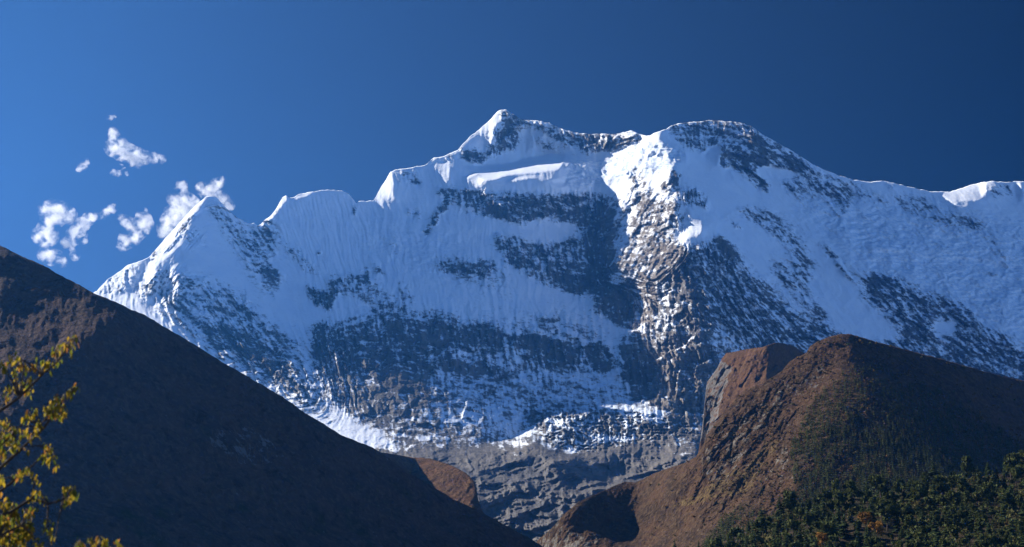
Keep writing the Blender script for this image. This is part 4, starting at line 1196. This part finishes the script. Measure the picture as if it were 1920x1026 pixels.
CY = 13400.0
CLOUDS = [
    ('wide white cloud high in the sky with a tail to the right', [(205, 248, 5), (212, 247, 7), (216, 256, 8), (211, 266, 9), (212, 278, 12), (226, 282, 14), (240, 288, 14), (256, 296, 14), (272, 296, 10), (288, 296, 8), (302, 299, 7), (309, 300, 4), (250, 303, 9), (228, 270, 9)]),
    ('small faint wisp of cloud topmost in the sky', [(204, 222, 4), (209, 220, 5), (215, 218, 4)]),
    ('faint thin cloud streak left of the wide white cloud', [(150, 316, 6), (157, 311, 6), (163, 304, 6)]),
    ('faint cloud shred beneath the wide white cloud', [(212, 323, 5), (222, 326, 5), (232, 318, 4), (228, 308, 3), (238, 326, 4)]),
    ('tall ragged white cloud leftmost above the dark mountainside', [(84, 394, 10), (97, 392, 13), (112, 396, 14), (126, 404, 13), (105, 408, 13), (92, 416, 12), (86, 430, 12), (78, 442, 13), (92, 446, 12), (100, 440, 8), (84, 458, 8), (72, 440, 6), (84, 478, 10), (96, 482, 12), (108, 480, 8), (118, 492, 7), (66, 438, 4)]),
    ('broken cloud strand drifting up to the right of the leftmost cloud', [(138, 440, 10), (146, 430, 11), (155, 420, 10), (166, 411, 9), (178, 408, 7), (190, 406, 6), (200, 398, 6), (211, 391, 7), (125, 456, 8), (140, 455, 6), (156, 440, 6), (158, 452, 5), (140, 480, 7), (134, 464, 5)]),
    ('curved white cloud midway between the ragged cloud and the peak', [(225, 408, 6), (234, 414, 8), (244, 420, 9), (252, 430, 10), (258, 440, 9), (250, 448, 10), (240, 454, 9), (230, 461, 8), (222, 463, 4), (264, 425, 10), (270, 413, 11), (278, 420, 8), (272, 434, 7), (262, 404, 6), (272, 395, 4), (230, 445, 7)]),
    ('bright cloud rising behind the left ridge of the pointed peak', [(340, 346, 7), (346, 350, 7), (332, 352, 5), (325, 374, 9), (336, 380, 13), (350, 376, 12), (360, 384, 12), (340, 394, 15), (325, 402, 13), (318, 414, 13), (330, 416, 15), (312, 428, 13), (322, 436, 14), (308, 442, 9), (345, 408, 13), (360, 396, 10)]),
    ('white cloud streaming off the top of the pointed peak', [(371, 352, 6), (380, 355, 10), (388, 362, 10), (396, 354, 11), (404, 348, 10), (412, 342, 7), (418, 337, 5), (400, 366, 8), (412, 362, 6), (418, 374, 9), (426, 382, 8), (433, 386, 6), (437, 383, 3)]),
]
for lab, blobs in CLOUDS:
    bm = bmesh.new(); balls = []
    cx = np.mean([b[0] for b in blobs]); cy = np.mean([b[1] for b in blobs])
    org = Vector(wp(cx, cy, CY))
    for (bx, by, br) in blobs:
        p_ = Vector(wp(bx, by, CY + lr.uniform(-60, 60))) - org
        r_ = br * CY / F
        balls.append((tuple(p_ + org), r_)); r_ *= 1.55
        mt = Matrix.Translation(p_) @ Matrix.Diagonal((r_, r_ * 1.3, r_, 1))
        bmesh.ops.create_icosphere(bm, subdivisions=3, radius=1, matrix=mt)
    me = bpy.data.meshes.new('cloud'); bm.to_mesh(me); bm.free()
    co = bpy.data.objects.new('cloud', me); COL.objects.link(co)
    md = co.modifiers.new('r', 'REMESH'); md.mode = 'VOXEL'; md.voxel_size = 12.0
    dg = bpy.context.evaluated_depsgraph_get()
    me2 = bpy.data.meshes.new_from_object(co.evaluated_get(dg))
    co.modifiers.clear(); co.data = me2; bpy.data.meshes.remove(me); me2.name = 'cloud'
    nv = len(me2.vertices); c_ = np.empty(nv * 3, np.float32); me2.vertices.foreach_get('co', c_); c_ = c_.reshape(-1, 3)
    dn = np.stack([fbm(c_[:, 0] / 34 + 7 * k, c_[:, 2] / 34 + c_[:, 1] / 40, 4, 700 + k, .6) for k in range(3)], -1) * 10
    me2.vertices.foreach_set('co', (c_ + dn).astype(np.float32).ravel()); me2.update()
    me2.materials.clear(); me2.materials.append(cloud_mat(balls))
    co.location = org
    co['label'] = lab; co['category'] = 'cloud'; co['group'] = 'clouds above the left of the mountain'

# ------------------------------------------------------------------ air
hz = mesh_from('haze', [(-9000, -1500, -31.5), (9500, -1500, -31.5), (9500, 12600, -31.5), (-9000, 12600, -31.5), (-9000, -1500, 4100), (9500, -1500, 4100), (9500, 12600, 4100), (-9000, 12600, 4100)],
               [(0, 3, 2, 1), (4, 5, 6, 7), (0, 1, 5, 4), (1, 2, 6, 5), (2, 3, 7, 6), (3, 0, 4, 7)], None, smooth=False)
hm, hnt, hout = new_mat('haze_air')
pv = hnt.nodes.new('ShaderNodeVolumePrincipled')
pv.inputs['Color'].default_value = (.07, .36, 1.0, 1)
pv.inputs['Density'].default_value = 1.6e-5
pv.inputs['Anisotropy'].default_value = .6
hnt.links.new(pv.outputs[0], hout.inputs['Volume'])
hz.data.materials.append(hm)
hz['kind'] = 'stuff'; hz['label'] = 'thin blue mountain haze filling the air'
